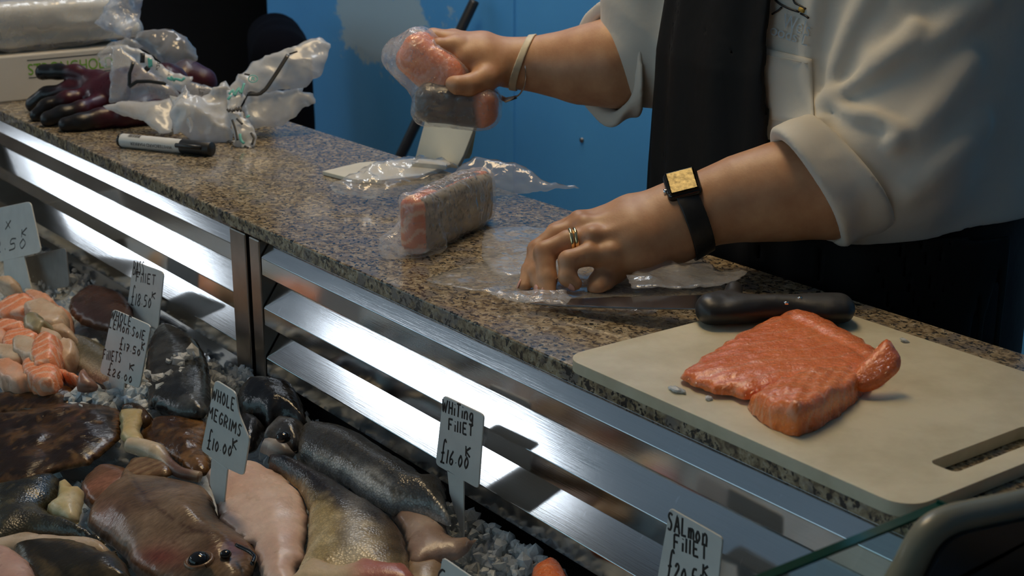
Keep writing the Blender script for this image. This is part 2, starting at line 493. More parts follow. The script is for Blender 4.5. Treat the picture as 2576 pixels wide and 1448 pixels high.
def film_mat(name, milk=0.1, tint=(.85, .86, .88), gloss_rough=0.12, bump=0.5, scale=60, crease=0.6, shine=1.0):
    n = NT(name); v = n.coord()
    f = n.noise(v, scale, 3, 0.5, 1.2)
    vr = n.n('TexVoronoi'); vr.feature = 'DISTANCE_TO_EDGE'; vr.inputs['Scale'].default_value = scale*0.55; n.l(v, vr.inputs['Vector'])
    ad = n.n('Math', operation='ADD'); n.l(f, ad.inputs[0])
    ml = n.n('Math', operation='MULTIPLY'); n.l(vr.outputs[0], ml.inputs[0]); ml.inputs[1].default_value = crease; n.l(ml.outputs[0], ad.inputs[1])
    nrm = n.bump(ad.outputs[0], bump, 0.006)
    tr = n.n('BsdfTransparent'); di = n.n('BsdfDiffuse'); tl = n.n('BsdfTranslucent'); gl = n.n('BsdfGlossy')
    di.inputs[0].default_value = (*tint, 1); tl.inputs[0].default_value = (*tint, 1)
    gl.inputs[0].default_value = (1, 1, 1, 1); gl.inputs['Roughness'].default_value = gloss_rough
    for q in (di, tl, gl): n.l(nrm, q.inputs['Normal'])
    wm = n.n('MixShader'); wm.inputs[0].default_value = 0.45; n.l(di.outputs[0], wm.inputs[1]); n.l(tl.outputs[0], wm.inputs[2])
    mk = n.n('MixShader'); n.l(tr.outputs[0], mk.inputs[1]); n.l(wm.outputs[0], mk.inputs[2])
    mv = n.n('MapRange'); n.l(f, mv.inputs[0]); mv.inputs[3].default_value = max(0, milk*0.7); mv.inputs[4].default_value = min(1, milk*1.3)
    n.l(mv.outputs[0], mk.inputs[0])
    fr = n.n('Fresnel'); fr.inputs[0].default_value = 1.5; n.l(nrm, fr.inputs['Normal'])
    geo = n.n('NewGeometry'); bf = n.n('Math', operation='MULTIPLY_ADD'); n.l(geo.outputs['Backfacing'], bf.inputs[0]); bf.inputs[1].default_value = -shine; bf.inputs[2].default_value = shine
    fm = n.n('Math', operation='MULTIPLY'); n.l(fr.outputs[0], fm.inputs[0]); n.l(bf.outputs[0], fm.inputs[1])
    gm = n.n('MixShader'); n.l(fm.outputs[0], gm.inputs[0]); n.l(mk.outputs[0], gm.inputs[1]); n.l(gl.outputs[0], gm.inputs[2])
    n.l(gm.outputs[0], n.out.inputs[0]); return n.m
def glass_mat(name, tint):
    n = NT(name); tr = n.n('BsdfTransparent'); tr.inputs[0].default_value = (*tint, 1)
    gl = n.n('BsdfGlossy'); gl.inputs['Roughness'].default_value = 0.02
    f = n.noise(n.coord(), 9, 2); fr = n.n('Fresnel'); fr.inputs[0].default_value = 1.5
    geo = n.n('NewGeometry'); bf = n.n('Math', operation='SUBTRACT'); bf.inputs[0].default_value = 1.0; n.l(geo.outputs['Backfacing'], bf.inputs[1])
    fm = n.n('Math', operation='MULTIPLY'); n.l(fr.outputs[0], fm.inputs[0]); n.l(bf.outputs[0], fm.inputs[1])
    m = n.n('MixShader'); n.l(fm.outputs[0], m.inputs[0]); n.l(tr.outputs[0], m.inputs[1]); n.l(gl.outputs[0], m.inputs[2])
    n.l(m.outputs[0], n.out.inputs[0]); return n.m
def wet_mat(name, rough=0.22, nscale=180, var=0.25, bump=0.25, scales=0.0, sss=0.0, spec=0.5, metal=0.0, aniso=(1, 1, 1), sscale=260):
    """wet flesh or skin: colour attribute times fine procedural mottling"""
    n = NT(name); at = n.n('VertexColor'); at.layer_name = 'Col'
    v = n.coord(aniso); f = n.noise(v, nscale, 4, 0.6); g = n.noise(n.coord(), 22, 3, 0.6)
    col = n.mix(1.0, at.outputs[0], n.ramp(f, [(0.3, (1-var,)*3), (0.7, (1+var*0.5,)*3)]), 'MULTIPLY')
    col = n.mix(1.0, col, n.ramp(g, [(0.3, (1-var*0.8,)*3), (0.7, (1.05,)*3)]), 'MULTIPLY')
    nr = n.bump(f, bump, 0.0015)
    if scales:
        vr = n.n('TexVoronoi'); vr.inputs['Scale'].default_value = sscale; n.l(n.coord((1, 1, 1)), vr.inputs['Vector'])
        nr = n.bump(vr.outputs['Distance'], scales, 0.002, nr)
        col = n.mix(1.0, col, n.ramp(vr.outputs['Distance'], [(0.15, (1.15,)*3), (0.6, (0.72,)*3)]), 'MULTIPLY')
    kw = {}
    if sss: kw = dict(Subsurface_Weight=sss, Subsurface_Scale=0.006, Subsurface_Radius=(1, .35, .2))
    n.bsdf(col, n.ramp(g, [(0.3, (rough*0.7,)*3), (0.7, (rough*1.4,)*3)]), metal, spec, nr, **kw); return n.m
def salmon_mat(name, axis_rot=(0, 0, 0), wscale=20, deep=(.82, .165, .022), pale=(.88, .42, .24), fat=0.5, band=0.90, fleck=0.16):
    """flesh in wavy bands divided by thin pale fat lines, with loose pale flecks and a wet, finely broken gloss"""
    n = NT(name); v = n.coord((1, 1, 1), axis_rot)
    w = n.n('TexWave'); w.wave_type = 'BANDS'; w.bands_direction = 'X'; w.inputs['Scale'].default_value = wscale
    w.inputs['Distortion'].default_value = 5.0; w.inputs['Detail'].default_value = 2; w.inputs['Detail Scale'].default_value = 1.0; w.inputs['Detail Roughness'].default_value = 0.4
    n.l(v, w.inputs['Vector'])
    f = n.noise(n.coord((1, 1, 1), axis_rot), 230, 3, 0.6, 0.8); g = n.noise(n.coord(), 24, 4)
    h = n.noise(n.coord((2.2, 1, 1), axis_rot), 60, 3, 0.6, 1.5)
    col = n.ramp(g, [(0.3, deep), (0.7, tuple(min(1, c*1.35+0.03) for c in deep))])
    col = n.mix(n.ramp(w.outputs['Fac'], [(band, (0, 0, 0)), (0.99, (fat,)*3)]), col, pale)
    col = n.mix(n.ramp(h, [(0.60, (0, 0, 0)), (0.68, (fleck,)*3)]), col, pale)
    nr = n.bump(f, 0.35, 0.0020, n.bump(h, 0.25, 0.004)); cn = n.bump(n.noise(n.coord((1.6, 1, 1), axis_rot), 210, 2, 0.5, 0.5), 1.0, 0.0075)
    n.bsdf(col, n.ramp(f, [(0.3, (.22,)*3), (0.7, (.36,)*3)]), 0, 0.5, nr, Coat_Weight=0.8, Coat_Roughness=0.09, Coat_IOR=1.55, Coat_Normal=cn, Subsurface_Weight=0.10, Subsurface_Scale=0.005, Subsurface_Radius=(1, .3, .15)); return n.m

M = {}
M['steel'] = steel_mat(rough=0.092)
M['steel_dark'] = plain('worn_steel', (.42, .38, .35), 0.28, 1.0, nscale=14, var=0.25)
M['granite'] = granite_mat()
M['black_void'] = plain('black_paint', (.008, .008, .010), 0.6)
M['white_tag'] = plain('white_plastic', (.68, .68, .66), 0.33, nscale=35, var=0.06)
M['tag_edge'] = M['white_tag']
M['ink'] = plain('black_ink', (.012, .012, .014), 0.4)
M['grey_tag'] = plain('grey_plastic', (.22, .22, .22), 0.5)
M['board'] = None
n = NT('cutting_board_plastic'); v = n.coord(); f = n.noise(v, 14, 5, 0.65); g = n.noise(n.coord((4, 90, 1), (0, 0, 0.6)), 5, 3)
col = n.ramp(f, [(0.35, (.58, .52, .36)), (0.62, (.72, .66, .49))])
col = n.mix(n.ramp(n.noise(v, 30, 4, 0.7), [(0.66, (0, 0, 0)), (0.80, (.35,)*3)]), col, (.40, .26, .10))
n.bsdf(col, 0.38, 0, 0.4, n.bump(g, 0.12, 0.0008), Subsurface_Weight=0.08, Subsurface_Scale=0.01); M['board'] = n.m
M['cream_plastic'] = plain('cream_plastic', (.72, .68, .56), 0.35, nscale=20, var=0.05)
M['black_rubber'] = plain('black_rubber', (.018, .018, .018), 0.42, nscale=220, bump=0.2)
M['black_gloss'] = plain('black_gloss_plastic', (.01, .01, .011), 0.12)
M['blade'] = steel_mat('knife_steel', (.34, .33, .32), 0.16)
M['chrome'] = plain('polished_metal', (.8, .8, .8), 0.08, 1.0)
M['gold'] = plain('gold_metal', (.83, .62, .33), 0.16, 1.0)
M['watch_glass'] = plain('watch_glass', (.034, .029, .016), 0.13, 1.0, 0.5, nscale=240, var=0.45, bump=0.15)
M['band'] = plain('cream_rubber_band', (.66, .58, .42), 0.5)
# skin
n = NT('skin'); v = n.coord(); f = n.noise(v, 38, 5, 0.6); h = n.noise(v, 420, 3)
col = n.ramp(f, [(0.3, (.47, .235, .125)), (0.7, (.60, .34, .19))])
n.bsdf(col, 0.46, 0, 0.45, n.bump(h, 0.18, 0.0007, n.bump(n.noise(n.coord(), 75, 3), 0.10, 0.002)), Subsurface_Weight=0.12, Subsurface_Scale=0.008, Subsurface_Radius=(1, .35, .2)); M['skin'] = n.m
M['nail'] = plain('fingernail', (.72, .40, .33), 0.25)
def cloth_mat(name, color, weave=900, wb=0.18, fold=0.35, rough=0.9):
    n = NT(name); v = n.coord(); f = n.noise(v, 9, 4, 0.5); w = n.noise(n.coord((1, 1, 2.2)), weave, 2)
    col = n.ramp(f, [(0.3, tuple(c*0.93 for c in color)), (0.7, color)])
    n.bsdf(col, rough, 0, 0.2, n.bump(w, wb, 0.0006, n.bump(n.noise(v, 26, 3), fold, 0.004)), Sheen_Weight=0.15); return n.m
M['jacket'] = cloth_mat('white_cotton', (.70, .665, .59))
M['apron'] = plain('black_apron_cloth', (.0055, .0052, .0050), 0.66, spec=0.2, nscale=16, bump=0.25, bdist=0.006)
M['trousers'] = cloth_mat('black_trouser_cloth', (.010, .010, .012))
M['thread_blue'] = plain('pale_blue_thread', (.42, .50, .56), 0.6)
M['thread_gold'] = plain('gold_thread', (.62, .40, .07), 0.5)
M['hair'] = plain('brown_hair', (.12, .07, .04), 0.5, nscale=200)
# films
M['film_clear'] = film_mat('clear_film', 0.20, bump=0.32, scale=36, shine=1.0)
M['film_tight'] = film_mat('tight_clear_film', 0.25, (.95, .95, .97), bump=0.7, scale=75, crease=0.9)
M['film_flat'] = film_mat('flat_clear_film', 0.15, (.85, .84, .80), 0.15, bump=0.35, scale=26, crease=0.5)
M['film_milk'] = film_mat('milky_film', 0.62, (.84, .85, .86), 0.2, bump=0.22, scale=24, crease=0.7, shine=0.8)
M['film_haze'] = film_mat('hazy_film', 0.30, (.82, .84, .88), 0.14, bump=0.3, scale=30, shine=1.0)
M['film_foil'] = film_mat('glossy_film', 0.42, (.74, .80, .92), 0.10, bump=0.9, scale=40, crease=1.0)
M['print_teal'] = plain('teal_print', (.10, .42, .38), 0.4)
M['print_black'] = plain('black_print', (.02, .02, .02), 0.35)
M['print_green'] = plain('green_print', (.18, .42, .03), 0.5)
M['carton'] = plain('white_carton', (.62, .585, .52), 0.6, nscale=8, var=0.05)
M['paper_pack'] = plain('cream_sheets', (.68, .64, .55), 0.6, nscale=20)
n = NT('maroon_glove_rubber'); v = n.coord(); f = n.noise(v, 30, 3); at = n.n('VertexColor'); at.layer_name = 'Col'
n.bsdf(n.mix(1.0, at.outputs[0], n.ramp(f, [(0.3, (.8,)*3), (0.7, (1.1,)*3)]), 'MULTIPLY'), n.ramp(f, [(0.3, (.24,)*3), (0.7, (.42,)*3)]), 0, 0.4, n.bump(n.noise(v, 70, 3), 0.2, 0.003)); M['glove'] = n.m
# fish
M['skin_wet'] = wet_mat('wet_fish_skin', 0.17, 130, 0.35, 0.7)
M['skin_scaled'] = wet_mat('scaled_fish_skin', 0.26, 120, 0.25, 0.2, scales=0.22, metal=0.0, spec=0.7, sscale=420)
M['skin_ray'] = wet_mat('rayed_fish_skin', 0.17, 120, 0.35, 0.40, aniso=(3.0, 1, 1))
M['flesh'] = wet_mat('pale_fish_flesh', 0.28, 160, 0.10, 0.35, sss=0.15, spec=0.5)
M['eye'] = plain('fish_eye', (.012, .012, .014), 0.05)
M['salmon'] = salmon_mat('salmon_flesh', (0, 0, 0.35), 13, fat=0.35, band=0.93)
M['salmon_b'] = salmon_mat('salmon_flesh_cut', (0.5, 0, 0.9), 26, (.86, .19, .030), (.95, .44, .26), 0.6, 0.86, 0.2)
M['salmon_pale'] = salmon_mat('pale_salmon_flesh', (0.4, 0.3, 0.5), 30, (.74, .23, .085), (.90, .56, .40), 0.85, 0.72, 0.4)
# ice
n = NT('crushed_ice'); v = n.coord(); f = n.noise(v, 140, 4, 0.6)
n.bsdf((.78, .84, .90), 0.14, 0, 0.5, n.bump(f, 0.6, 0.004), Transmission_Weight=0.35, IOR=1.31); M['ice'] = n.m
# setting
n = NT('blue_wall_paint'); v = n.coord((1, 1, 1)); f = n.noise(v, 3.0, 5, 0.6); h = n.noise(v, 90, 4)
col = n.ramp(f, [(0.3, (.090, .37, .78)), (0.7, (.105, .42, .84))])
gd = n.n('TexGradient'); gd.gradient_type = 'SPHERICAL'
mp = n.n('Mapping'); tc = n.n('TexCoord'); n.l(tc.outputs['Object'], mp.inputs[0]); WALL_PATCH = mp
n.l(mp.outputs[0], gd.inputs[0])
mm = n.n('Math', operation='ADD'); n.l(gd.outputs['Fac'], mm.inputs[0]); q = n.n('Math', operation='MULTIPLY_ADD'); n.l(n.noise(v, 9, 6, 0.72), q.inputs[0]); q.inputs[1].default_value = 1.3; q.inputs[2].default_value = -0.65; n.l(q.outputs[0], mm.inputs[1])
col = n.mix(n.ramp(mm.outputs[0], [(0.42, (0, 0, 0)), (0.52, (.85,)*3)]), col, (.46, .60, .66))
n.bsdf(col, 0.42, 0, 0.4, n.bump(h, 0.05, 0.002)); M['wall'] = n.m
M['wall_plain'] = plain('pale_wall_paint', (.33, .30, .25), 0.7, nscale=3)
M['wall_dark'] = plain('unlit_passage_shade', (.012, .014, .018), 0.8, nscale=3)  # near-black colour stands in for the unlit depth of the passage
M['ceiling'] = plain('ceiling_paint', (.70, .74, .80), 0.8, nscale=4)
M['floor'] = plain('red_brown_floor_tiles', (.15, .085, .055), 0.5, nscale=6)
M['frame_olive'] = plain('olive_grey_moulding', (.21, .205, .15), 0.32, nscale=18, var=0.08)
M['panel_navy'] = plain('dark_navy_panel', (.010, .012, .017), 0.35)
M['pole'] = plain('dark_pole', (.02, .02, .022), 0.35)
M['chair_fabric'] = plain('black_chair_fabric', (.0025, .0025, .005), 0.9, spec=0.1, nscale=200)
M['case_white'] = plain('white_case_metal', (.42, .43, .44), 0.35, nscale=5)
M['glass'] = glass_mat('clear_glass', (.90, .96, .94))
M['glass_edge'] = plain('green_glass_edge', (.005, .05, .038), 0.1)
M['lamp_cool'] = emit('cool_light_panel', (.86, .93, 1.0), STRIP_POWER)
M['lamp_wall_fill'] = emit('wall_fill_panel', (.90, .95, 1.0), LAMP_POWER*0.85)
M['lamp_warm'] = emit('warm_light_panel', (1.0, .74, .42), LAMP_POWER)
# ------------------------------------------------------------------ the setting
CT = 1.0                                            # height of the stone worktop
XW, XE, YS, YN, ZC = -12.0, 1.8, -3.4, 1.3, 3.0
def wallbox(x0, x1, y0, y1, z0, z1): return box((x0, y0, z0), (x1, y1, z1))
structure('floor', [wallbox(XW, XE, YS, YN+1.6, -0.06, 0)], M['floor'])
structure('ceiling', [wallbox(XW, XE, YS, YN+1.6, ZC, ZC+0.06)], M['ceiling'])
PASS0, PASS1 = -5.5, -4.03
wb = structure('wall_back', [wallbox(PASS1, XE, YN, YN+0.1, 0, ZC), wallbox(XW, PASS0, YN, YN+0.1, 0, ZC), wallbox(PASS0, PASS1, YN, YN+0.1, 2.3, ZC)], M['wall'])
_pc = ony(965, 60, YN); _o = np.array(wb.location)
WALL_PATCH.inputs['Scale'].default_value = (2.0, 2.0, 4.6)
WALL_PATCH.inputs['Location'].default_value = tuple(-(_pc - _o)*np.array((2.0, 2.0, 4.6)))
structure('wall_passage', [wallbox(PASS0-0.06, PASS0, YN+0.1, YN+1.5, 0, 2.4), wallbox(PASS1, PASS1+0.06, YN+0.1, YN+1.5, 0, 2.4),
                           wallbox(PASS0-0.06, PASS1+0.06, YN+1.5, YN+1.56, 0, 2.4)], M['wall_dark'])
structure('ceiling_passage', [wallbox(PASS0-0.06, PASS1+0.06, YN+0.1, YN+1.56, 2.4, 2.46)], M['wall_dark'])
structure('wall_left', [wallbox(XW-0.1, XW, YS, YN, 0, ZC)], M['wall_plain'])
structure('wall_right', [wallbox(XE, XE+0.1, YS, YN, 0, ZC)], M['wall_plain'])
# shop front: sill wall, header, piers; panes let the sky in
WX0, WX1 = -7.6, 0.2
structure('wall_front', [wallbox(XW, XE, YS-0.1, YS, 0, 0.75), wallbox(XW, XE, YS-0.1, YS, 2.55, ZC), wallbox(XW, WX0, YS-0.1, YS, 0.75, 2.55),
                         wallbox(WX1, XE, YS-0.1, YS, 0.75, 2.55)], M['wall_plain'])
NWIN = 3
for i in range(NWIN):
    a = WX0 + (WX1-WX0)*i/NWIN; b = WX0 + (WX1-WX0)*(i+1)/NWIN; f = 0.05
    w = structure('window_%d' % (i+1), [wallbox(a, a+f, YS-0.08, YS-0.02, 0.75, 2.55), wallbox(b-f, b, YS-0.08, YS-0.02, 0.75, 2.55),
                  wallbox(a+f, b-f, YS-0.08, YS-0.02, 0.75, 0.75+f), wallbox(a+f, b-f, YS-0.08, YS-0.02, 2.55-f, 2.55)], M['wall_plain'])
    v, fc = box((a+f, YS-0.055, 0.75+f), (b-f, YS-0.049, 2.55-f)); mesh('window_pane', v, fc, M['glass'], w, smooth=False)
# vertical joint in the wall panelling, and a plugged hole
structure('trim_1', [wallbox(*(lambda a, b: (a, b))(ony(1278, 300, YN)[0], ony(1296, 300, YN)[0]), YN-0.006, YN, 0, ZC)], M['wall'])
_h = ony(1465, 352, YN)
v, f = tube([_h + (0, 0.001, 0), _h + (0, -0.004, 0)], 0.0055, 10)
tag(mesh('wall_plug', v, f, M['steel_dark']), 'small dark plug in the blue wall below the wrist of the raised arm', 'plug')
# lamps on the ceiling
def ceiling_panel(x0, x1, y0, y1, m, label, z=ZC):
    t = thing('ceiling_light', ((x0+x1)/2, (y0+y1)/2, z-0.05), label, 'light', 'ceiling lights')
    v, f = join([box((x0, y0, z-0.035), (x1, y0+0.02, z)), box((x0, y1-0.02, z-0.035), (x1, y1, z)),
                 box((x0, y0+.02, z-0.035), (x0+.02, y1-.02, z)), box((x1-.02, y0+.02, z-0.035), (x1, y1-.02, z))])
    mesh('frame', v, f, M['case_white'], t, smooth=False)
    v, f = box((x0+.02, y0+.02, z-0.03), (x1-.02, y1-.02, z-0.012)); mesh('diffuser', v, f, m, t, smooth=False)
ceiling_panel(-6.55, -4.75, -3.25, -2.70, M['lamp_cool'], 'cool white ceiling light panel nearer the counter end')
ceiling_panel(-10.8, -8.2, -3.15, -2.45, M['lamp_cool'], 'cool white ceiling light panel farther along the ceiling')
ceiling_panel(-2.3, -1.3, 0.05, 0.50, M['lamp_warm'], 'warm ceiling light panel above the fish display')

ceiling_panel(-3.3, -1.9, 0.80, 1.05, M['lamp_wall_fill'], 'narrow white fill panel added on the ceiling to brighten the blue back wall')  # added fill light, put in to lift the blue back wall

# ------------------------------------------------------------------ the display counter
X0, X1 = -2.62, -0.52
disp = thing('display_counter', ((X0+X1)/2, -0.3, 0), 'stainless steel fish display counter with louvred back under a granite worktop', 'counter')
v, f = join([box((-4.0, 0.055, 0), (X0, 0.33, CT-0.02)), box((X0, 0.055, 0), (-0.40, 0.33, CT-0.02)), box((X0, -0.62, 0), (-0.40, 0.055, 0.60))])
mesh('cabinet', v, f, M['case_white'], disp, smooth=False)
v, f = join([box((X0, -0.60, 0.60), (X1, 0.045, 0.655)), box((X0-0.02, -0.62, 0.60), (X0, 0.05, 0.95)), box((X0, -0.62, 0.60), (X1, -0.60, 0.72))])
mesh('tray', v, f, M['steel_dark'], disp, smooth=False)
v, f = box((X0, 0.045, 0.655), (-0.42, 0.055, CT-0.0178)); mesh('back_plate', v, f, M['black_void'], disp, smooth=False)
def slat(x0, x1, z, topcut=None):
    r = 0.0290 if topcut is None else topcut; k_ = 0.715
    pr = [(0, z), (r*k_, z+r), (r*k_+.0012, z+r-.0008), (.0014, z-.0012), (.0014, z-.0203), (.026, z-.0203), (.026, z-.0215), (0, z-.0215)]
    v, f = prism([(0, a, b) for a, b in pr], (x0, 0, 0), (x1, 0, 0))
    o = mesh('slat', v, f, M['steel'], disp, smooth=False); bevel(o, 0.0012, 2, 30)
for z, tc in ((0.9615, 0.0195), (0.8985, None), (0.8345, None), (0.771, None)):
    slat(X0, -1.6135, z, tc)
    if z > 0.8: slat(-1.532, X1, z, tc)
for a, b, y in ((-1.6133, -1.572, -0.001), (-1.560, -1.5345, -0.0015)):
    v, f = box((a, y, 0.70), (b, 0.040, CT-0.0178)); o = mesh('post', v, f, M['steel_dark'], disp, smooth=False); bevel(o, 0.0015)
# glass: front screen, side screen with its green cut edge
v, f = box((X0, -0.626, 0.66), (-0.44, -0.620, 1.05)); mesh('front_glass', v, f, M['glass'], disp, smooth=False)
ge = onx(2370, 1280, -0.5)
sg = mesh('side_glass', *box((-0.5035, -0.60, 0.66), (-0.4965, float(ge[1]), 1.0555)), M['glass'], disp, smooth=False)
v, f = join([box((-0.5036, -0.60, 1.0545), (-0.4964, float(ge[1]), 1.0562)), box((-0.5036, float(ge[1])-.0015, 0.99), (-0.4964, float(ge[1])+.0005, 1.0575))])
mesh('glass_edge', v, f, M['glass_edge'], sg, smooth=False)
# moulded end panel: rounded rail round a dark inset
out = [(2215, 1500), (2262, 1420), (2300, 1348), (2338, 1302), (2390, 1272), (2470, 1254), (2576, 1232), (2700, 1200), (2900, 1150)]
P = np.array([onx(u, v, -0.475) for u, v in crom(out, False, 6)])
first = P[0] + np.array((0, -0.02, -0.33)); P = np.vstack([first, P])
inn = P + np.array((0, 0.0, 0)); c0 = P.mean(0)
# the rail is a flattened tube swept along the profile, inset so that its outer edge follows it
T = np.gradient(P, axis=0); T /= np.linalg.norm(T, axis=1)[:, None]
Nn = np.cross(T, (1, 0, 0)); Nn *= np.sign((Nn[:, 2]).mean())*-1.0
rail = P + Nn*0.0095
v, f = tube(rail, 0.0095, 14, up=(1, 0, 0)); ep = thing('end_panel', rail[1], 'olive grey rounded end panel with a dark inset at the near end of the counter', 'panel')
mesh('rail', v, f, M['frame_olive'], ep)
ins = rail + Nn*0.004
poly = [tuple(q) for q in ins] + [(ins[-1][0], ins[-1][1], 0.70)]
v, f = prism(poly, (-0.004, 0, 0), (0.012, 0, 0)); mesh('inset', v, f, M['panel_navy'], ep, smooth=False)
# worktop
gw = mesh('worktop', *box((-4.0, 0, CT-0.0175), (-0.20, 0.345, CT)), M['granite'], smooth=False); bevel(gw, 0.0022, 3)
tag(gw, 'long polished speckled brown granite worktop above the steel louvres', 'worktop')

# ice bed
rs = np.random.RandomState(4)
gx = np.arange(X0+0.01, X1-0.005, 0.011); gy = np.arange(-0.595, -0.003, 0.011)
GX, GY = np.meshgrid(gx, gy, indexing='ij'); P = np.stack([GX.ravel(), GY.ravel(), np.zeros(GX.size)], 1)
zb = 0.79 + 0.16*P[:, 1] - 0.016
P[:, 2] = zb + 0.026*np.exp(-((P[:, 1]+0.003)/0.028)**2) + 0.010*noise3(P, 22, 3, 3) + 0.006*noise3(P, 75, 8, 2)
nx, ny = len(gx), len(gy)
F1 = [(i*ny+j, (i+1)*ny+j, (i+1)*ny+j+1, i*ny+j+1) for i in range(nx-1) for j in range(ny-1)]
parts = [(P, F1)]
ico_bm = bmesh.new(); bmesh.ops.create_icosphere(ico_bm, subdivisions=1, radius=1)
IV = np.array([tuple(v.co) for v in ico_bm.verts]); IF = [[v.index for v in f.verts] for f in ico_bm.faces]; ico_bm.free()
def ice_chip(c, r):
    v = IV*rs.uniform(0.55, 1.15, (len(IV), 1))*r*rs.uniform(0.6, 1.3, 3)
    q = np.linalg.qr(rs.normal(size=(3, 3)))[0]
    parts.append((v @ q + c, IF))
for k in range(3600):
    x = rs.uniform(X0+.03, X1-.03); y = rs.uniform(-0.45, -0.008) if k < 2600 else rs.uniform(-0.05, -0.009)
    z = 0.79+0.16*y - 0.012 + rs.uniform(-0.004, 0.010) + 0.022*math.exp(-((y+.003)/.028)**2)
    ice_chip(np.array((x, y, z)), rs.choice((0.003, 0.0045, 0.006, 0.009), p=(.35, .35, .2, .1)))
# heaped drifts seen against the louvres and round the ticket stalks
for (u, v_, n_, sp, hh) in ((425, 985, 150, 0.03, 0.05), (470, 930, 60, 0.02, 0.06), (250, 1015, 170, 0.030, 0.034), (345, 1000, 170, 0.03, 0.034), (215, 1000, 90, 0.02, 0.034), (380, 1030, 90, 0.02, 0.03), (1290, 1385, 160, 0.045, 0.016), (1400, 1400, 80, 0.03, 0.014), (640, 930, 90, 0.03, 0.020), (560, 960, 60, 0.03, 0.012), (470, 940, 70, 0.02, 0.02), (1010, 1070, 70, 0.03, 0.014), (210, 880, 50, 0.02, 0.014), (1230, 1280, 70, 0.03, 0.014), (330, 850, 40, 0.02, 0.015)):
    c = onbed(u, v_, hh*0.6)
    for k in range(n_):
        d = rs.normal(size=2)*sp*0.5
        y = min(c[1]+d[1], -0.010)
        ice_chip(np.array((c[0]+d[0], y, 0.79+0.16*y + rs.uniform(-0.008, hh))), rs.uniform(0.003, 0.010))
v, f = join(parts)
ib = mesh('crushed_ice', v, f, M['ice'], smooth=False)
tag(ib, 'bed of crushed ice under the fish below the steel louvres', 'ice', kind='stuff')
# ------------------------------------------------------------------ things on the worktop
def plate(px, z, thick, m, name, parent=None, smooth=True, bev=0.001, rnd=True, drop=0.0):
    pts = [onz(u, v, z) for u, v in px]
    if rnd: pts = crom(pts, True, 5)
    v, f = prism(pts, (0, 0, -thick), (0, 0, 0)); o = mesh(name, v, f, m, parent, smooth=False)
    if bev: bevel(o, bev, 3)
    return o

# cutting board ------------------------------------------------------
BT = 0.011; BZ = CT + BT
cb = thing('cutting_board', (-0.77, 0.16, CT), 'worn cream plastic cutting board with a handle slot, overhanging the worktop edge', 'cutting board')
def rrect(x0, x1, y0, y1, r, n=8):
    out = []
    for cx, cy, a0 in ((x1-r, y1-r, 0), (x0+r, y1-r, 90), (x0+r, y0+r, 180), (x1-r, y0+r, 270)):
        for k in range(n+1):
            a = R(a0 + 90*k/n); out.append((cx+r*math.cos(a), cy+r*math.sin(a)))
    return out
q0, q1, q2 = onz(1424, 893, BZ), onz(2262, 1270, BZ), onz(2145, 793, BZ)
bx0, by0, bx1, by1 = q0[0], (q0[1]+q1[1])/2 - 0.002, -0.566, q2[1]
outer = rrect(bx0, bx1, by0, by1, 0.022)
sc_ = [onz(2330, 1163, BZ), onz(2398, 1181, BZ)]
sx0, sx1, sy0 = sc_[0][0], sc_[1][0]+0.004, (sc_[0][1]+sc_[1][1])/2
slot = rrect(min(sx0, sx1), max(sx0, sx1), sy0, sy0+0.115, 0.006, 4)
vs = [Vector(p) for p in outer+slot]; no = len(outer); ns = len(slot)
ed = [(i, (i+1) % no) for i in range(no)] + [(no+i, no+(i+1) % ns) for i in range(ns)]
V2, e2, f2, *_ = delaunay_2d_cdt(vs, ed, [], 2, 1e-6)
sl = np.array(slot); ctr = sl.mean(0)
f2 = [f for f in f2 if not (sl[:,0].min()-1e-5 < sum(V2[i][0] for i in f)/len(f) < sl[:,0].max()+1e-5 and sl[:,1].min()-1e-5 < sum(V2[i][1] for i in f)/len(f) < sl[:,1].max()+1e-5 and all(i >= no for i in f))]
f2 = [f if (V2[f[1]]-V2[f[0]]).cross(V2[f[2]]-V2[f[1]]) > 0 else f[::-1] for f in f2]
nv = len(V2)
V = [(p[0], p[1], BZ) for p in V2] + [(p[0], p[1], CT+0.0005) for p in V2]
Fc = [list(f) for f in f2] + [[i+nv for i in f[::-1]] for f in f2]
cnt = {}
for f in f2:
    for i in range(len(f)): cnt[(f[i], f[(i+1) % len(f)])] = 1
Fc += [[b, a, a+nv, b+nv] for (a, b) in cnt if (b, a) not in cnt]
o = mesh('board', V, Fc, M['board'], cb, smooth=True); bevel(o, 0.0045, 4, 50)

# knife --------------------------------------------------------------
kn = thing('knife', onz(1950, 780, BZ), 'long chef knife with a black moulded handle lying across the board corner', 'knife')
hz = BZ + 0.014
ha, hb_ = onz(1785, 776, BZ+0.0138), onz(2114, 774, BZ+0.0138)
hx_ = (hb_-ha)/np.linalg.norm(hb_-ha); hl = np.linalg.norm(hb_-ha); hy_ = np.cross((0, 0, 1), hx_)
def f_handle(P):
    q = P-ha; a = q @ hx_; b = q @ hy_; c = q[:, 2]
    t = np.clip(a/hl, 0, 1)
    w = 0.0185 + 0.0035*np.cos(2*math.pi*(t-0.02)*1.05) + 0.002*np.sin(t*9)
    axial = np.clip(a, 0, hl)-a
    d = np.sqrt((b/w)**2 + (c/0.0130)**2 + (axial/0.0125)**2)
    d = (d-1)*0.0115
    g = sd_cone(P, ha+hx_*0.022+hy_*0.012, ha+hx_*0.030+hy_*0.046+np.array((0, 0, .004)), 0.0105, 0.0085)
    d = smin(d, g, 0.007)
    d = smin(d, sd_cone(P, ha-hx_*0.001-hy_*.004, ha+hx_*0.012+hy_*0.012, .0085, .0095), 0.01)
    return d - 0.0004*noise3(P, 120, 3)
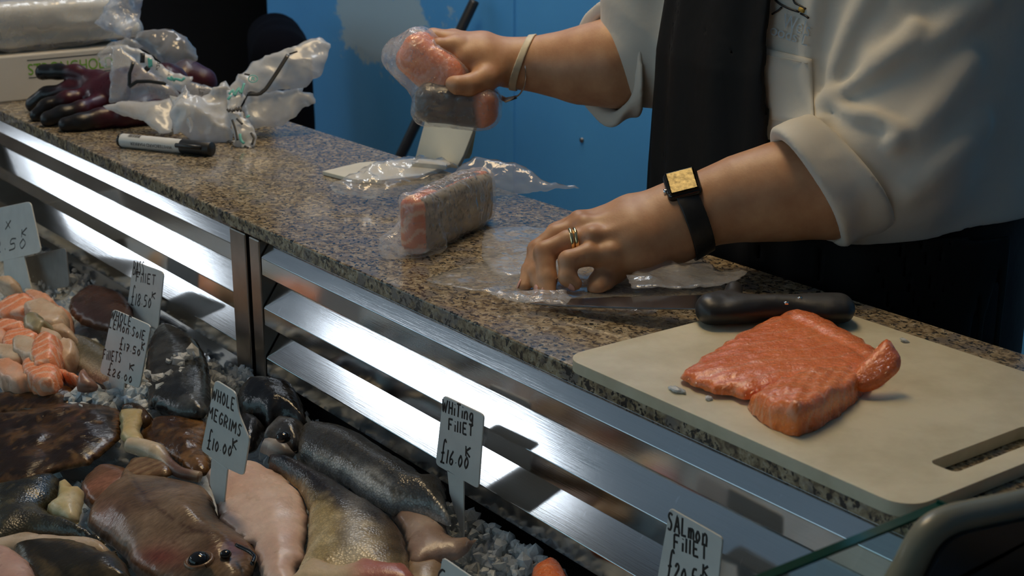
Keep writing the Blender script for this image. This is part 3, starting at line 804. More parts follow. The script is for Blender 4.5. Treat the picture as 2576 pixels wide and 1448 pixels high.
v, f = sdf_mesh(f_handle, np.minimum(ha, hb_)-0.05, np.maximum(ha, hb_)+0.05, 0.0018)
v[:, 2] = np.maximum(v[:, 2], BZ+0.0003)
mesh('handle', v, f, M['black_rubber'], kn)
bp = [(1331, 764), (1372, 756), (1420, 753), (1560, 748), (1766, 743), (1766, 778), (1600, 776), (1420, 770)]
bl = [ony(0, 0, 0)]*0
def kz(u): return (CT + 0.004) + (BZ + 0.012 - CT - 0.004)*np.clip((u-1331)/(1766-1331), 0, 1)
pts = [onz(u, v, float(kz(u))) for u, v in bp]
n_ = np.cross(pts[4]-pts[0], pts[5]-pts[4]); n_ /= np.linalg.norm(n_)
V, Fc = prism(pts, -n_*0.0009, n_*0.0009); o = mesh('blade', V, Fc, M['blade'], kn, smooth=False); bevel(o, 0.0007, 1)
for u, v_ in ((1978, 759), (2012, 747)):
    c = onz(u, v_, BZ+0.0262); V, Fc = tube([c-(0, 0, .002), c+(0, 0, 0.0004)], 0.0022, 10); mesh('rivet', V, Fc, M['chrome'], kn)

# salmon on the board -------------------------------------------------
sf = [(1714, 950), (1722, 938), (1762, 912), (1792, 893), (1830, 868), (1872, 845), (1925, 820), (1968, 802), (2000, 793), (2040, 803), (2080, 820), (2130, 846), (2180, 876), (2215, 902), (2225, 935), (2180, 975), (2080, 985), (1960, 998), (1912, 1002), (1862, 1003), (1838, 995), (1800, 990), (1760, 978), (1735, 966)]
mid0, mid1 = onz(1935, 815, BZ), onz(2175, 940, BZ)
def full(W, V2, d):
    ab = mid1-mid0; t = np.clip(((W-mid0) @ ab)/(ab @ ab), 0, 1); e = np.linalg.norm((W-mid0-t[:, None]*ab)[:, :2], axis=1)
    lo_ = sm01((W-onz(1760, 960, BZ)) @ np.array((0.6, 0.8, 0)), -0.02, 0.10)     # thins out towards the belly edge
    g = -0.0028*np.exp(-(e/0.006)**2) - 0.0045*(1-lo_)*np.minimum(1, d/0.012)
    return g + 0.0009*noise3(W, 120, 14, 2)*np.minimum(1, d/0.006) + 0.0008*np.sin(W[:, 0]*330 - W[:, 1]*210 + 4*noise3(W, 22, 3))*(1-lo_)
def sm01(x, a, b): t = np.clip((x-a)/(b-a), 0, 1); return t*t*(3-2*t)
v, f, inf = cushion(sf, (0, 0, BZ+0.004), (0, 0, 1), 0.0150, 0.030, 0.0032, low=0.0035, amp=0.0012, seed=3, wig=0.0026, sc=55, top=full)
o = mesh('salmon_fillet', *clean(v, f)[:2], M['salmon'], None); tag(o, 'broad flat raw salmon fillet lying under a cut piece on the cutting board', 'salmon')
sp_ = thing('salmon_portion', onz(2010, 1080, BZ), 'thick cut salmon portion with a curled flap, nearest piece on the cutting board', 'salmon')
base = [(1880, 1024), (1898, 1047), (1925, 1068), (1965, 1086), (2006, 1097), (2045, 1083), (2088, 1060), (2143, 1018), (2180, 985), (2204, 962), (2188, 952), (2150, 958), (2100, 970), (2050, 980), (2000, 990), (1950, 1004), (1905, 1014)]
HP = [(1885, 1020, 10), (1925, 1060, 17), (2002, 1090, 25), (2088, 1052, 25), (2143, 1010, 17), (2198, 962, 6), (1960, 1003, 19), (2030, 986, 24), (2100, 974, 20), (2186, 956, 9), (1990, 1050, 25)]
HQ = np.array([onz(u, v, BZ) for u, v, h in HP]); HH = np.array([h for *_, h in HP])*0.001
def full(W, V2, d):
    w_ = 1.0/(((W[:, None, :2]-HQ[None, :, :2])**2).sum(2) + 1e-5)
    h_ = (w_*HH).sum(1)/w_.sum(1)
    t_ = np.clip(d/0.007, 0, 1)
    return h_*np.sqrt(1-(1-t_)**2) + 0.0010*noise3(W, 80, 4, 2) + 0.0005*noise3(W, 170, 24, 2) + 0.0008*np.sin(W[:, 0]*420 + W[:, 1]*300 + 5*noise3(W, 25, 7))
v, f, _ = cushion(base, (0, 0, BZ+0.0008), (0, 0, 1), 0.0005, 0.010, 0.003, low=0.0004, seed=7, top=full, wig=0.0008)
mesh('flesh', *clean(v, f)[:2], M['salmon_b'], sp_)
fl = [(2128, 962), (2150, 930), (2190, 890), (2230, 852), (2252, 876), (2266, 900), (2262, 930), (2240, 952), (2205, 978), (2165, 985)]
nf = np.array((0.45, -0.55, 0.75))
v, f, _ = cushion(fl, onz(2170, 968, BZ+0.010), nf, 0.0045, 0.010, 0.004, low=0.004, amp=0.001, seed=6)
o = mesh('flap', *clean(v, f)[:2], M['salmon'], sp_)
# crumbs of fat and ice by the fillet
for i, (u, v_, r) in enumerate(((1702, 980, .0055), (1690, 976, .004), (1715, 984, .004), (1783, 1000, .004), (2275, 855, .004))):
    c = onz(u, v_, BZ+r*0.4); rs2 = np.random.RandomState(50+i)
    o = mesh('ice_fragment', IV*rs2.uniform(.5, 1.2, (len(IV), 1))*r*np.array((1.3, 1, .6)) + c, IF, M['ice'], smooth=False)
    tag(o, 'small melting ice crumb on the cutting board %s' % ('behind the salmon flap' if i == 4 else 'beside the salmon edge'), 'ice', 'ice crumbs on the cutting board')

# whiteboard marker ---------------------------------------------------
mk = thing('marker_pen', onz(418, 382, CT), 'white whiteboard marker with a black cap lying near the worktop edge', 'pen')
r_ = 0.0105
a0, a1 = onz(303, 352, CT+r_), onz(533, 375, CT+r_)
ax = (a1-a0)/np.linalg.norm(a1-a0); L = np.linalg.norm(a1-a0)
def seg(t0, t1, ra, rb=None, n=20):
    rb = ra if rb is None else rb
    return tube([a0+ax*L*t0, a0+ax*L*(t0+(t1-t0)*.02), a0+ax*L*(t1-(t1-t0)*.02), a0+ax*L*t1], [ra*.94, ra, rb, rb*.94], n)
mesh('barrel', *seg(0.02, 0.70, r_*0.96), M['white_tag'], mk)
mesh('end_plug', *seg(0.0, 0.022, r_*0.97), M['black_gloss'], mk)
v1 = seg(0.68, 1.0, r_); cpo = mesh('cap', *v1, M['black_rubber'], mk)
side = np.cross(ax, (0, 0, 1)); side /= np.linalg.norm(side)
if np.dot(side, CAM-a0) < 0: side = -side
cdir = side*0.85 + np.array((0, 0, 0.25)); cdir /= np.linalg.norm(cdir)
v, f = tube([a0+ax*L*.665+cdir*r_*1.12, a0+ax*L*.93+cdir*r_*1.12], 0.0034, 8); mesh('clip', v, f, M['black_rubber'], cpo)
# printing wrapped round the barrel; it reads from the other side, so upside down from here
def wrap(V, W, x_at, ang0, m, name, flip=True, width=None, height=None):
    xs = V[:, 0]/V[:, 0].max()*width; ys = V[:, 1]/0.72*height
    t = (x_at - xs) if flip else (x_at + xs)
    an = ang0 - ys/r_ if flip else ang0 + ys/r_
    upv = np.array((0, 0, 1.0))
    return a0 + ax*t[:, None] + (r_*0.985)*(np.cos(an)[:, None]*side + np.sin(an)[:, None]*upv)
V, W, fs, en = text_mesh('lettering', 'WHITEBOARD MARKER', M['ink'], mk, (0, 0, 0), (1, 0, 0), (0, 1, 0), 0.005)
mesh('lettering', wrap(V, W, 0.615*L, R(6), None, '', True, 0.46*L, 0.0052), fs, M['ink'], mk, smooth=False)
rs2 = np.random.RandomState(2); parts = []; x = 0.0
while x < 0.022:
    w = rs2.choice((0.0005, 0.0009, 0.0013)); 
    an = np.linspace(R(48), R(86), 7)
    A = [a0+ax*(0.115*L+x)+r_*0.982*(math.cos(t)*side+math.sin(t)*np.array((0,0,1))) for t in an]
    B = [p+ax*w for p in A]
    parts.append((A+B, [(i, i+1, 8+i, 7+i) for i in range(6)])); x += w + rs2.choice((0.0006, 0.001))
v, f = join(parts); mesh('barcode', v, f, M['ink'], mk, smooth=False)

# white plastic stand: base plate, leaning upright, clip strip ----------
st = thing('plastic_stand', onz(1000, 425, CT), 'cream plastic display stand with upright back standing by the blue wall side', 'stand')
plate([(811, 430), (905, 408), (1040, 398), (1130, 403), (1133, 412), (1060, 440), (960, 452), (890, 450)], CT+0.006, 0.0055, M['cream_plastic'], 'base', st, rnd=False)
yy = onz(1100, 408, CT)[1]
up = [ony(*q, yy) for q in ((1043, 408), (1148, 424), (1162, 392), (1183, 318), (1196, 215), (1082, 200), (1062, 290))]
v, f = prism([np.array((p[0], yy + 0.12*(p[2]-CT), p[2])) for p in up], (0, 0, 0), (0, 0.006, 0)); o = mesh('upright', v, f, M['cream_plastic'], st, smooth=False); bevel(o, 0.001)
cl = [ony(1166, 400, yy+.012), ony(1174, 335, yy+.012), ony(1182, 333, yy+.012), ony(1172, 388, yy+.012)]
v, f = prism(cl, (0, 0, 0), (0, .01, 0)); mesh('clip_strip', v, f, plain('aged_plastic', (.62, .53, .30), 0.4), st, smooth=False)
v, f = prism([onz(*q, CT+0.012) for q in ((1035, 408), (1070, 400), (1125, 409), (1122, 416))], (0, 0, -0.006), (0, 0, 0)); mesh('foot_rib', v, f, M['cream_plastic'], st, smooth=False)

# bagged salmon piece on the worktop -----------------------------------
fr_l, fr_r, bk_r = onz(1000, 640, CT), onz(1108, 626, CT), onz(1292, 538, CT)
ax1 = bk_r - fr_r; L1 = np.linalg.norm(ax1); ax1 /= L1
wd = fr_r - fr_l; wd -= ax1*np.dot(wd, ax1); W1 = np.linalg.norm(wd); wd /= W1
H1 = 0.066
bc = fr_l + wd*W1*0.5 + ax1*L1*0.5 + np.array((0, 0, H1/2))
bs = thing('bagged_salmon', (bc[0], bc[1], CT), 'rolled salmon fillet with silver skin in a clear bag on the worktop', 'salmon')
Mx = np.array([ax1, -wd, np.cross(ax1, -wd)])
def f_log(P):
    q = (P-bc) @ Mx.T
    t = np.clip(q[:, 0]/L1+0.5, 0, 1)
    d = sd_box(P, bc, (L1/2, W1*0.52, H1/2), 0.013, Mx)
    gap = np.abs(q[:, 1]*0.9 + 0.35*q[:, 2] - 0.004) - 0.0012
    d = d - 0.0018*noise3(P, 35, 4, 2)
    return d + 0.006*np.maximum(0, t-0.75)*4*(0.3+np.maximum(0, q[:, 2])/H1)
def roundcol(q):
    t = q[:, 0]/L1; s = q[:, 1]/(W1*0.5); h = q[:, 2]/(H1*0.5)
    return t, s, h
def build_log(parent):
    hx = np.abs(Mx.T) @ np.array((L1/2, W1*0.55, H1/2)) + 0.012
    v, f = sdf_mesh(f_log, bc-hx, bc+hx, 0.0022)
    q = (v-bc) @ Mx.T; t, s, h = roundcol(q)
    skin = np.array((.50, .46, .37)); dk = np.array((.055, .05, .045)); orng = np.array((.80, .22, .08)); pale = np.array((.92, .50, .32))
    nz = noise3(v, 320, 3, 2); n2 = noise3(v, 40, 6, 2)
    c = np.repeat(orng[None], len(v), 0)
    strip = (np.sin(q[:, 2]*420 + q[:, 1]*160 + 4*noise3(v, 40, 2)) > 0.55)
    c = np.where(strip[:, None], pale, c)
    sideskin = (s < -0.25-0.25*(h > 0.55)) & (t > -0.44)
    sk = skin*(0.85+0.4*n2[:, None]); sk = np.where(((nz > 0.35) & (h > -0.4))[:, None], dk*1.6, sk)
    sk = sk*(0.55 + 0.45*np.clip((t+0.45)*1.4, 0, 1))[:, None]
    c = np.where(sideskin[:, None], sk, c)
    topskin = (h > 0.62) & (np.abs(s+0.02) < 0.42) & (t > -0.22) & (t < 0.36)
    c = np.where(topskin[:, None], dk*(1+0.6*n2[:, None]), c)
    return mesh('fillet', v, f, M['flesh'], parent, cols=c)
build_log(bs)
# film hugging the piece
def f_film(P):
    d = f_log(P)
    q = (P-bc) @ Mx.T
    d = smin(d, sd_cone(P, fr_l+(0, 0, .012)-ax1*0.012+wd*.0, fr_r+(0, 0, .008)-ax1*0.016, .012, .008), 0.02)
    return d - 0.0030 - 0.0032*noise3(P, 42, 9, 3) - 0.002*np.abs(noise3(P*np.array((1, 1, 1)), 90, 12, 2))
hx = np.abs(Mx.T) @ np.array((L1/2+.03, W1*0.55+.02, H1/2+.015)) + 0.012
v, f = sdf_mesh(f_film, np.maximum(bc-hx, (-9, -9, CT-0.006)), bc+hx, 0.0024)
v[:, 2] = np.maximum(v[:, 2], CT+0.0004)
mesh('bag_film', v, f, M['film_tight'], bs)
def sheet(px, p0, n, m, name, parent, bulge=0.012, amp=0.006, seed=1, step=0.006, sc=40, wig=0.002, smooth=False, rim=0.03):
    """crinkled film: an almost flat sheet with soft waves and sharp ridges, a fraction of a millimetre thick"""
    def full(W, V2, d):
        r = np.maximum(0, 1-2.2*np.abs(noise3(W, sc*0.8, seed+60, 2)))**2
        r2 = np.maximum(0, 1-2.5*np.abs(noise3(W, sc*2.0, seed+80, 1)))**2
        return amp*(0.9*noise3(W, sc*0.45, seed+40, 2) + 0.75*r + 0.25*r2)
    v, f, _ = cushion(px, p0, n, bulge*0.55, rim, step*0.75, amp=0, seed=seed, thin=0.0003, wig=wig, smooth=smooth, top=full)
    v, f, _ = clean(v, f)
    v[:, 2] = np.maximum(v[:, 2], CT+0.0006)
    return mesh(name, v, f, m, parent)
hn = np.array((0.55, -0.45, 0.70))
sheet([(1120, 480), (1135, 440), (1165, 415), (1195, 398), (1225, 396), (1262, 404), (1300, 410), (1325, 425), (1350, 445), (1382, 464), (1420, 466), (1445, 470), (1463, 476), (1440, 477), (1400, 476), (1375, 482), (1330, 487), (1270, 490), (1210, 490)], onz(1262, 492, CT+0.035), hn, M['film_clear'], 'bag_neck', bs, 0.006, 0.0045, 5)
sheet([(830, 478), (850, 462), (885, 440), (920, 425), (985, 405), (1060, 398), (1120, 408), (1160, 425), (1150, 450), (1060, 470), (1000, 505), (950, 512), (900, 500), (860, 495)], onz(950, 512, CT+0.004), np.array((0.25, -0.2, 0.95)), M['film_clear'], 'bag_tail', bs, 0.018, 0.008, 8, sc=38)
sheet([(985, 610), (1010, 622), (1060, 620), (1085, 628), (1070, 640), (1030, 642), (1003, 648), (992, 632)], onz(1040, 645, CT+0.003), (0.1, -0.2, 1), M['film_tight'], 'bag_corner', bs, 0.008, 0.003, 3, 0.004)

# empty bag spread flat under the hand
eb = thing('plastic_bag', onz(1500, 690, CT), 'empty clear bag spread flat on the worktop under the hand with the watch', 'bag')
sheet([(1072, 706), (1100, 692), (1160, 668), (1225, 655), (1300, 640), (1420, 610), (1540, 590), (1640, 600), (1700, 610), (1745, 640), (1790, 670), (1830, 705), (1800, 735), (1700, 742), (1560, 748), (1440, 766), (1345, 768), (1290, 752), (1215, 735), (1130, 722)], (0, 0, CT+0.0015), (0, 0, 1), M['film_flat'], 'bag_front', eb, 0.002, 0.0022, 11, 0.007, sc=36, smooth=True)
sheet([(1212, 640), (1218, 590), (1228, 578), (1320, 574), (1420, 574), (1520, 590), (1600, 600), (1480, 650), (1340, 690), (1250, 690)], (0, 0, CT+0.0075), (0, 0, 1), M['film_clear'], 'bag_back', eb, 0.003, 0.003, 12, 0.007, sc=40, smooth=True)
sheet([(1575, 705), (1625, 670), (1690, 630), (1722, 612), (1752, 632), (1775, 655), (1805, 682), (1882, 690), (1850, 712), (1800, 728), (1700, 735), (1590, 735)], (0, 0, CT+0.012), (0.0, -0.05, 1), M['film_clear'], 'bag_mouth', eb, 0.004, 0.007, 13, 0.006, sc=26)
sheet([(1225, 735), (1300, 733), (1420, 735), (1440, 748), (1420, 770), (1340, 767), (1280, 755)], (0, 0, CT+0.010), (0, 0, 1), M['film_tight'], 'bag_fold', eb, 0.006, 0.004, 14, 0.005, sc=50)
sheet([(1370, 772), (1450, 770), (1560, 772), (1660, 778), (1645, 792), (1560, 790), (1470, 786)], (0, 0, CT+0.003), (0, 0, 1), M['film_tight'], 'bag_edge', eb, 0.004, 0.003, 15, 0.005, sc=50)
# ------------------------------------------------------------------ left end of the worktop: carton, gloves, bags
def c4(pts): return [(200 + x/3.62, 60 + y/3.62) for x, y in pts]
def c1(pts): return [(x/2.861, y/2.861) for x, y in pts]
bxX = -2.545
cz = onx(0, 143, bxX)[2]; cyr = onx(300, 119, bxX)[1] + 0.02
ct = thing('carton', (bxX-0.2, cyr/2, CT), 'white cardboard carton with green lettering at the far end of the worktop', 'carton')
o = mesh('carton_body', *box((bxX-0.40, 0.004, CT), (bxX, cyr, cz)), M['carton'], ct, smooth=False); bevel(o, 0.003)
ya, yb = onx(70, 170, bxX)[1], onx(262, 165, bxX)[1]
zb_ = onx(70, 189, bxX)[2]; zt_ = onx(70, 160, bxX)[2]
V, W, fs, en = text_mesh('lettering', 'STRONGHOLD', M['print_green'], ct, (0, 0, 0), (1, 0, 0), (0, 1, 0), 1)
w_ = (yb-ya)*1.12
L3 = np.stack([np.full(len(V), bxX+0.0006), ya + V[:, 0]/V[:, 0].max()*w_, zb_ + V[:, 1]/0.72*(zt_-zb_)], 1)
mesh('lettering', L3, fs, M['print_green'], ct, smooth=False)
v, f = join([box((bxX, ya, zt_+0.005), (bxX+.0005, ya+w_, zt_+0.0062)), box((bxX, ya, zb_-0.0055), (bxX+.0005, ya+w_, zb_-0.0043))]); mesh('printed_rule', v, f, M['print_black'], ct, smooth=False)
# packs wrapped in film on the carton
pk = thing('sheet_pack', (bxX-0.15, 0.12, cz), 'stack of cream sheets wrapped in clear film lying on the white carton', 'packet')
def f_pack(P):
    return smin(sd_box(P, (bxX-0.19, 0.10, cz+0.062), (0.19, 0.15, 0.022), 0.012), sd_box(P, (bxX-0.21, 0.13, cz+0.026), (0.19, 0.17, 0.016), 0.013), 0.012) - 0.004*noise3(P*np.array((1, 1, 3)), 16, 2, 2)
v, f = sdf_mesh(f_pack, (bxX-0.44, -0.09, cz-0.002), (bxX+0.04, 0.34, cz+0.11), 0.005); v[:, 2] = np.maximum(v[:, 2], cz+0.0015)
mesh('sheets', v, f, M['paper_pack'], pk)
def f_pf(P): return f_pack(P) - 0.006 - 0.006*noise3(P, 26, 7, 3)
v, f = sdf_mesh(f_pf, (bxX-0.46, -0.11, cz-0.006), (bxX+0.06, 0.36, cz+0.13), 0.006); v[:, 2] = np.maximum(v[:, 2], cz+0.0005)
mesh('wrap_film', v, f, M['film_haze'], pk)
tf = thing('twisted_film', ond(300, 115, 2.5), 'glossy twisted tuft of clear film rising above the white carton', 'bag')
sheet([(240, 62), (262, 32), (276, 0), (300, -45), (380, -45), (372, 0), (356, 45), (334, 95), (322, 104), (300, 92), (270, 82)], ond(322, 104, 2.50), (0.6, -0.5, 0.4), M['film_foil'], 'film_crown', tf, 0.014, 0.016, 21, 0.007, sc=34)
sheet([(322, 96), (345, 104), (360, 118), (330, 135), (295, 125), (250, 150), (245, 135), (285, 105)], ond(322, 104, 2.48), (0.6, -0.5, 0.5), M['film_haze'], 'film_skirt', tf, 0.012, 0.008, 22, 0.006, sc=40)

# gloves --------------------------------------------------------------
MAR, BLK = np.array((.050, .008, .015)), np.array((.009, .008, .009))
def glove(name, label, fingers, palm, cuff, ptz):
    t = thing(name, onz(*ptz, CT), label, 'glove', 'rubber gloves')
    def g(P):
        d = sd_chain(P, [ond(*p[:3]) for p in palm], [p[3] for p in palm], 0.02)
        if cuff: d = smin(d, sd_chain(P, [ond(*p[:3]) for p in cuff], [p[3] for p in cuff], 0.02), 0.02)
        for fg in fingers: d = smin(d, sd_chain(P, [ond(*p[:3]) for p in fg], [p[3] for p in fg], 0.01), 0.009)
        return d - 0.0018*noise3(P, 45, 3, 2)
    allp = np.array([ond(*p[:3]) for q in (fingers+[palm]+([cuff] if cuff else [])) for p in q])
    v, f = sdf_mesh(g, allp.min(0)-0.06, allp.max(0)+0.06, 0.0035)
    v[:, 2] = np.maximum(v[:, 2], CT+0.0006)
    # black dipped fingertips fading into maroon
    dt = np.min([np.linalg.norm(v - ond(*fg[-1][:3]), axis=1) for fg in fingers], 0)
    k = np.clip((0.062 + 0.012*noise3(v, 25, 5) - dt)/0.02, 0, 1)[:, None]
    mesh('glove_body', v, f, M['glove'], t, cols=MAR*(1-k)+BLK*k)
    return t
gA = glove('rubber_glove', 'maroon rubber glove with black fingertips, upper one, fingers spread towards the worktop edge',
    [[(232, 198, 2.42, .013), (190, 182, 2.43, .0125), (150, 180, 2.44, .012), (108, 181, 2.45, .0135)],
     [(225, 222, 2.42, .014), (175, 225, 2.43, .0135), (120, 238, 2.44, .0125), (84, 262, 2.45, .0135)],
     [(222, 240, 2.40, .0145), (170, 252, 2.385, .014), (120, 268, 2.38, .0135), (95, 290, 2.375, .013)],
     [(245, 262, 2.37, .0150), (205, 277, 2.345, .0145), (160, 288, 2.335, .014), (122, 300, 2.33, .0135)]],
    [(250, 215, 2.42, .026), (262, 248, 2.40, .026), (320, 235, 2.40, .036)], [(320, 226, 2.405, .035), (420, 215, 2.40, .037)], (250, 300))
gB = glove('rubber_glove', 'maroon rubber glove mostly hidden under the printed bags, with one dark finger along the worktop',
    [[(300, 292, 2.32, .0155), (250, 298, 2.31, .015), (205, 308, 2.295, .014), (168, 315, 2.29, .013)]],
    [(312, 288, 2.32, .020), (360, 280, 2.35, .022), (420, 250, 2.43, .028)], [(420, 235, 2.47, .030), (470, 195, 2.50, .026), (515, 205, 2.50, .022)], (300, 310))

# printed bags ----------------------------------------------------------
nb_ = np.array((0.60, -0.44, 0.66))
mb = thing('plastic_bag', onz(560, 350, CT), 'crumpled milky white printed bags fanned out behind the marker pen', 'bag')
pc0 = onz(581, 352, CT+0.004)
sheet(c4([(1340,620),(1450,480),(1500,440),(1560,370),(1650,335),(1740,310),(1860,250),(1980,220),(2100,150),(2200,130),(2290,190),(2270,270),(2250,340),(2200,470),(2060,570),(1900,600),(1640,640),(1540,650),(1480,750),(1360,770)]), pc0 - nb_*0.01, (0.62, -0.46, 0.55), M['film_milk'], 'upper_wing', mb, 0.020, 0.010, 31, 0.007, sc=28)
sheet(c4([(1480,780),(1540,650),(1700,625),(1900,610),(2040,575),(2045,640),(2140,640),(2155,730),(2035,760),(1980,840),(1850,920),(1700,950),(1600,970),(1520,900)]), pc0 - nb_*0.022, (0.62, -0.46, 0.60), M['film_milk'], 'lower_wing', mb, 0.016, 0.008, 32, 0.007, sc=28)
sheet(c4([(850,700),(960,680),(1080,690),(1180,660),(1260,600),(1340,560),(1400,640),(1340,760),(1370,860),(1400,1000),(1380,1070),(1250,1085),(1050,1055),(850,1020),(840,830)]), pc0, nb_, M['film_milk'], 'crumpled_middle', mb, 0.028, 0.016, 33, 0.006, sc=30)
sheet(c4([(205,752),(330,725),(450,710),(650,705),(850,690),(890,800),(860,900),(840,1000),(760,1015),(640,950),(560,880),(440,855),(340,820),(260,790)]), onz(400, 338, CT+0.003), (0.5, -0.42, 0.75), M['film_milk'], 'left_wing', mb, 0.014, 0.006, 34, 0.007, sc=26)
sheet(c4([(920,640),(965,565),(1010,650),(1060,760),(1045,900),(1020,1010),(980,930),(950,880),(900,800),(865,730)]), pc0 + nb_*0.022, nb_, M['film_haze'], 'torn_strip', mb, 0.012, 0.008, 35, 0.006, sc=36)
es = sheet(c4([(1345,620),(1480,600),(1520,680),(1480,760),(1500,860),(1560,890),(1600,980),(1605,1080),(1560,1150),(1440,1125),(1370,1085),(1420,1060),(1395,960),(1375,880),(1340,760)]), pc0 + nb_*0.024, nb_, M['film_milk'], 'printed_strip', mb, 0.012, 0.008, 36, 0.005, sc=46)
pr = thing('plastic_bag', onz(400, 300, CT), 'clear printed bag draped over the gloves with black bars and small print', 'bag')
pg = ond(277, 262, 2.325)
sheet(c4([(290,210),(380,205),(500,300),(600,385),(700,470),(800,540),(900,600),(920,665),(800,685),(700,690),(560,700),(450,712),(360,722),(280,730),(285,470)]), pg, (0.70, -0.50, 0.30), M['film_haze'], 'front_panel', pr, 0.014, 0.006, 41, 0.007, sc=28)
sheet(c4([(360,212),(440,198),(560,240),(640,285),(700,330),(800,420),(860,440),(960,470),(1045,480),(1040,520),(970,560),(930,640),(850,570),(700,475),(600,400),(480,310)]), pg + np.array((.03, -.02, 0.02)), (0.70, -0.50, 0.35), M['film_milk'], 'printed_band', pr, 0.008, 0.006, 42, 0.006, sc=40)
sheet(c4([(500,165),(560,100),(640,70),(700,62),(780,55),(850,60),(960,110),(1015,165),(1055,240),(1092,360),(1000,375),(900,450),(800,410),(720,340),(600,250),(520,215)]), pg - np.array((.05, -.05, 0)), (0.66, -0.48, 0.5), M['film_clear'], 'clear_dome', pr, 0.045, 0.014, 43, 0.007, sc=26)
sheet(c4([(170,350),(220,300),(290,265),(300,400),(230,405)]), pg + np.array((.0, -.0, 0.0)), (0.66, -0.48, 0.4), M['film_haze'], 'torn_edge', pr, 0.008, 0.005, 44, 0.005, sc=40)
sheet(c4([(900,560),(1000,520),(1150,560),(1290,600),(1180,660),(1080,690),(960,680),(930,620)]), pg - np.array((.02, -.03, 0.0)), (0.62, -0.46, 0.55), M['film_haze'], 'size_panel', pr, 0.010, 0.004, 45, 0.006, sc=30)
# printing on the bags: strokes laid just off the film
def printed(name, polys, p0, n, w, m, parent, lift=0.0):
    en = np.asarray(n, float)/np.linalg.norm(n)
    for pl in polys: ink(name, [pl], np.asarray(p0) + en*lift, n, w, m, parent)
printed('black_bar', [c4([(1530,640),(1640,640),(1700,590),(1800,440),(1900,280)])], pc0, (0.62, -0.46, 0.55), 0.0062, M['print_black'], mb, 0.020)
printed('black_line', [c4([(1500,455),(1550,465)]), c4([(1910,275),(1985,250)])], pc0, (0.62, -0.46, 0.55), 0.003, M['print_black'], mb, 0.020)
rc_ = [(1580+42*math.cos(a), 500+32*math.sin(a)) for a in np.linspace(0, 2*math.pi, 20)]
printed('trade_ring', [c4(rc_), c4([(1566,516),(1570,484),(1590,488),(1590,499),(1570,501)]), c4([(1580,501),(1594,517)])], pc0, (0.62, -0.46, 0.55), 0.0016, M['print_teal'], mb, 0.022)
printed('teal_scrawl', [c4([(1360,640),(1400,600),(1410,660),(1450,580),(1470,640),(1500,540)]), c4([(1350,690),(1380,650)]), c4([(1460,1000),(1470,1060),(1500,1090)]), c4([(1520,850),(1550,835)])], pc0, nb_, 0.004, M['print_teal'], mb, 0.034)
printed('black_scrawl', [c4([(1345,775),(1360,800),(1380,770),(1385,805),(1410,770),(1400,800),(1430,760),(1435,800),(1460,750),(1470,800)]), c4([(1390,870),(1420,960),(1440,1060)]), c4([(1430,860),(1485,915)]), c4([(1370,1085),(1400,1075)]), c4([(1560,990),(1590,1040),(1570,1100)]), c4([(1500,1110),(1540,1130)])], pc0, nb_, 0.0034, M['print_black'], mb, 0.036)
printed('black_bar', [c4([(490,350),(455,450),(452,575),(520,525),(640,522),(790,545)])], pg, (0.70, -0.50, 0.30), 0.0058, M['print_black'], pr, 0.017)
printed('black_block', [c4([(575,265),(572,355)]), c4([(600,390),(630,425)])], pg + np.array((.03, -.02, 0.02)), (0.70, -0.50, 0.35), 0.0075, M['print_black'], pr, 0.013)
printed('teal_print', [c4([(630,310),(640,400)]), c4([(650,320),(655,390)]), c4([(800,490),(840,510),(880,500),(930,515),(960,490)]), c4([(830,480),(870,520)])], pg + np.array((.03, -.02, 0.02)), (0.70, -0.50, 0.35), 0.004, M['print_teal'], pr, 0.013)
def lay_text(body, o_px, x_px, y_px, p0, n, m, parent, lift):
    en = np.asarray(n, float)/np.linalg.norm(n); q0 = np.asarray(p0)+en*lift
    O, X, Y = (on(u, v, q0, n) for u, v in c4([o_px, x_px, y_px]))
    V, W, fs, _ = text_mesh('lettering', body, m, parent, (0, 0, 0), (1, 0, 0), (0, 1, 0), 1)
    L = O + (V[:, :1]/V[:, 0].max())*(X-O) + (V[:, 1:2]/0.72)*(Y-O)
    mesh('lettering', L, fs, m, parent, smooth=False)
lay_text('x20', (690, 425), (712, 335), (722, 432), pg + np.array((.03, -.02, 0.02)), (0.70, -0.50, 0.35), M['print_black'], pr, 0.013)
lay_text('Avoid', (800, 470), (815, 375), (825, 478), pg + np.array((.03, -.02, 0.02)), (0.70, -0.50, 0.35), M['print_black'], pr, 0.013)
lay_text('Large', (1085, 590), (1095, 700), (1145, 600), pg, (0.62, -0.46, 0.55), M['print_black'], pr, 0.012)
ws = [c4([(945, 400), (985, 380), (1010, 410), (980, 430), (950, 425)]), c4([(920, 440), (980, 400), (1040, 390)])]

# ------------------------------------------------------------------ things behind the worktop
pole_a, pole_b = ony(1190, 10, 1.262), ony(1011, 385, 1.06)
dz = (pole_a-pole_b); foot = pole_a - dz*(pole_a[2]-0.01)/dz[2]; topp = pole_a + dz*0.25
topp = pole_a + dz*0.02
v, f = tube([foot, pole_a, topp], 0.0125, 14); tag(mesh('broom_handle', v, f, M['pole']), 'dark broom handle leaning on the blue wall behind the plastic stand', 'handle')
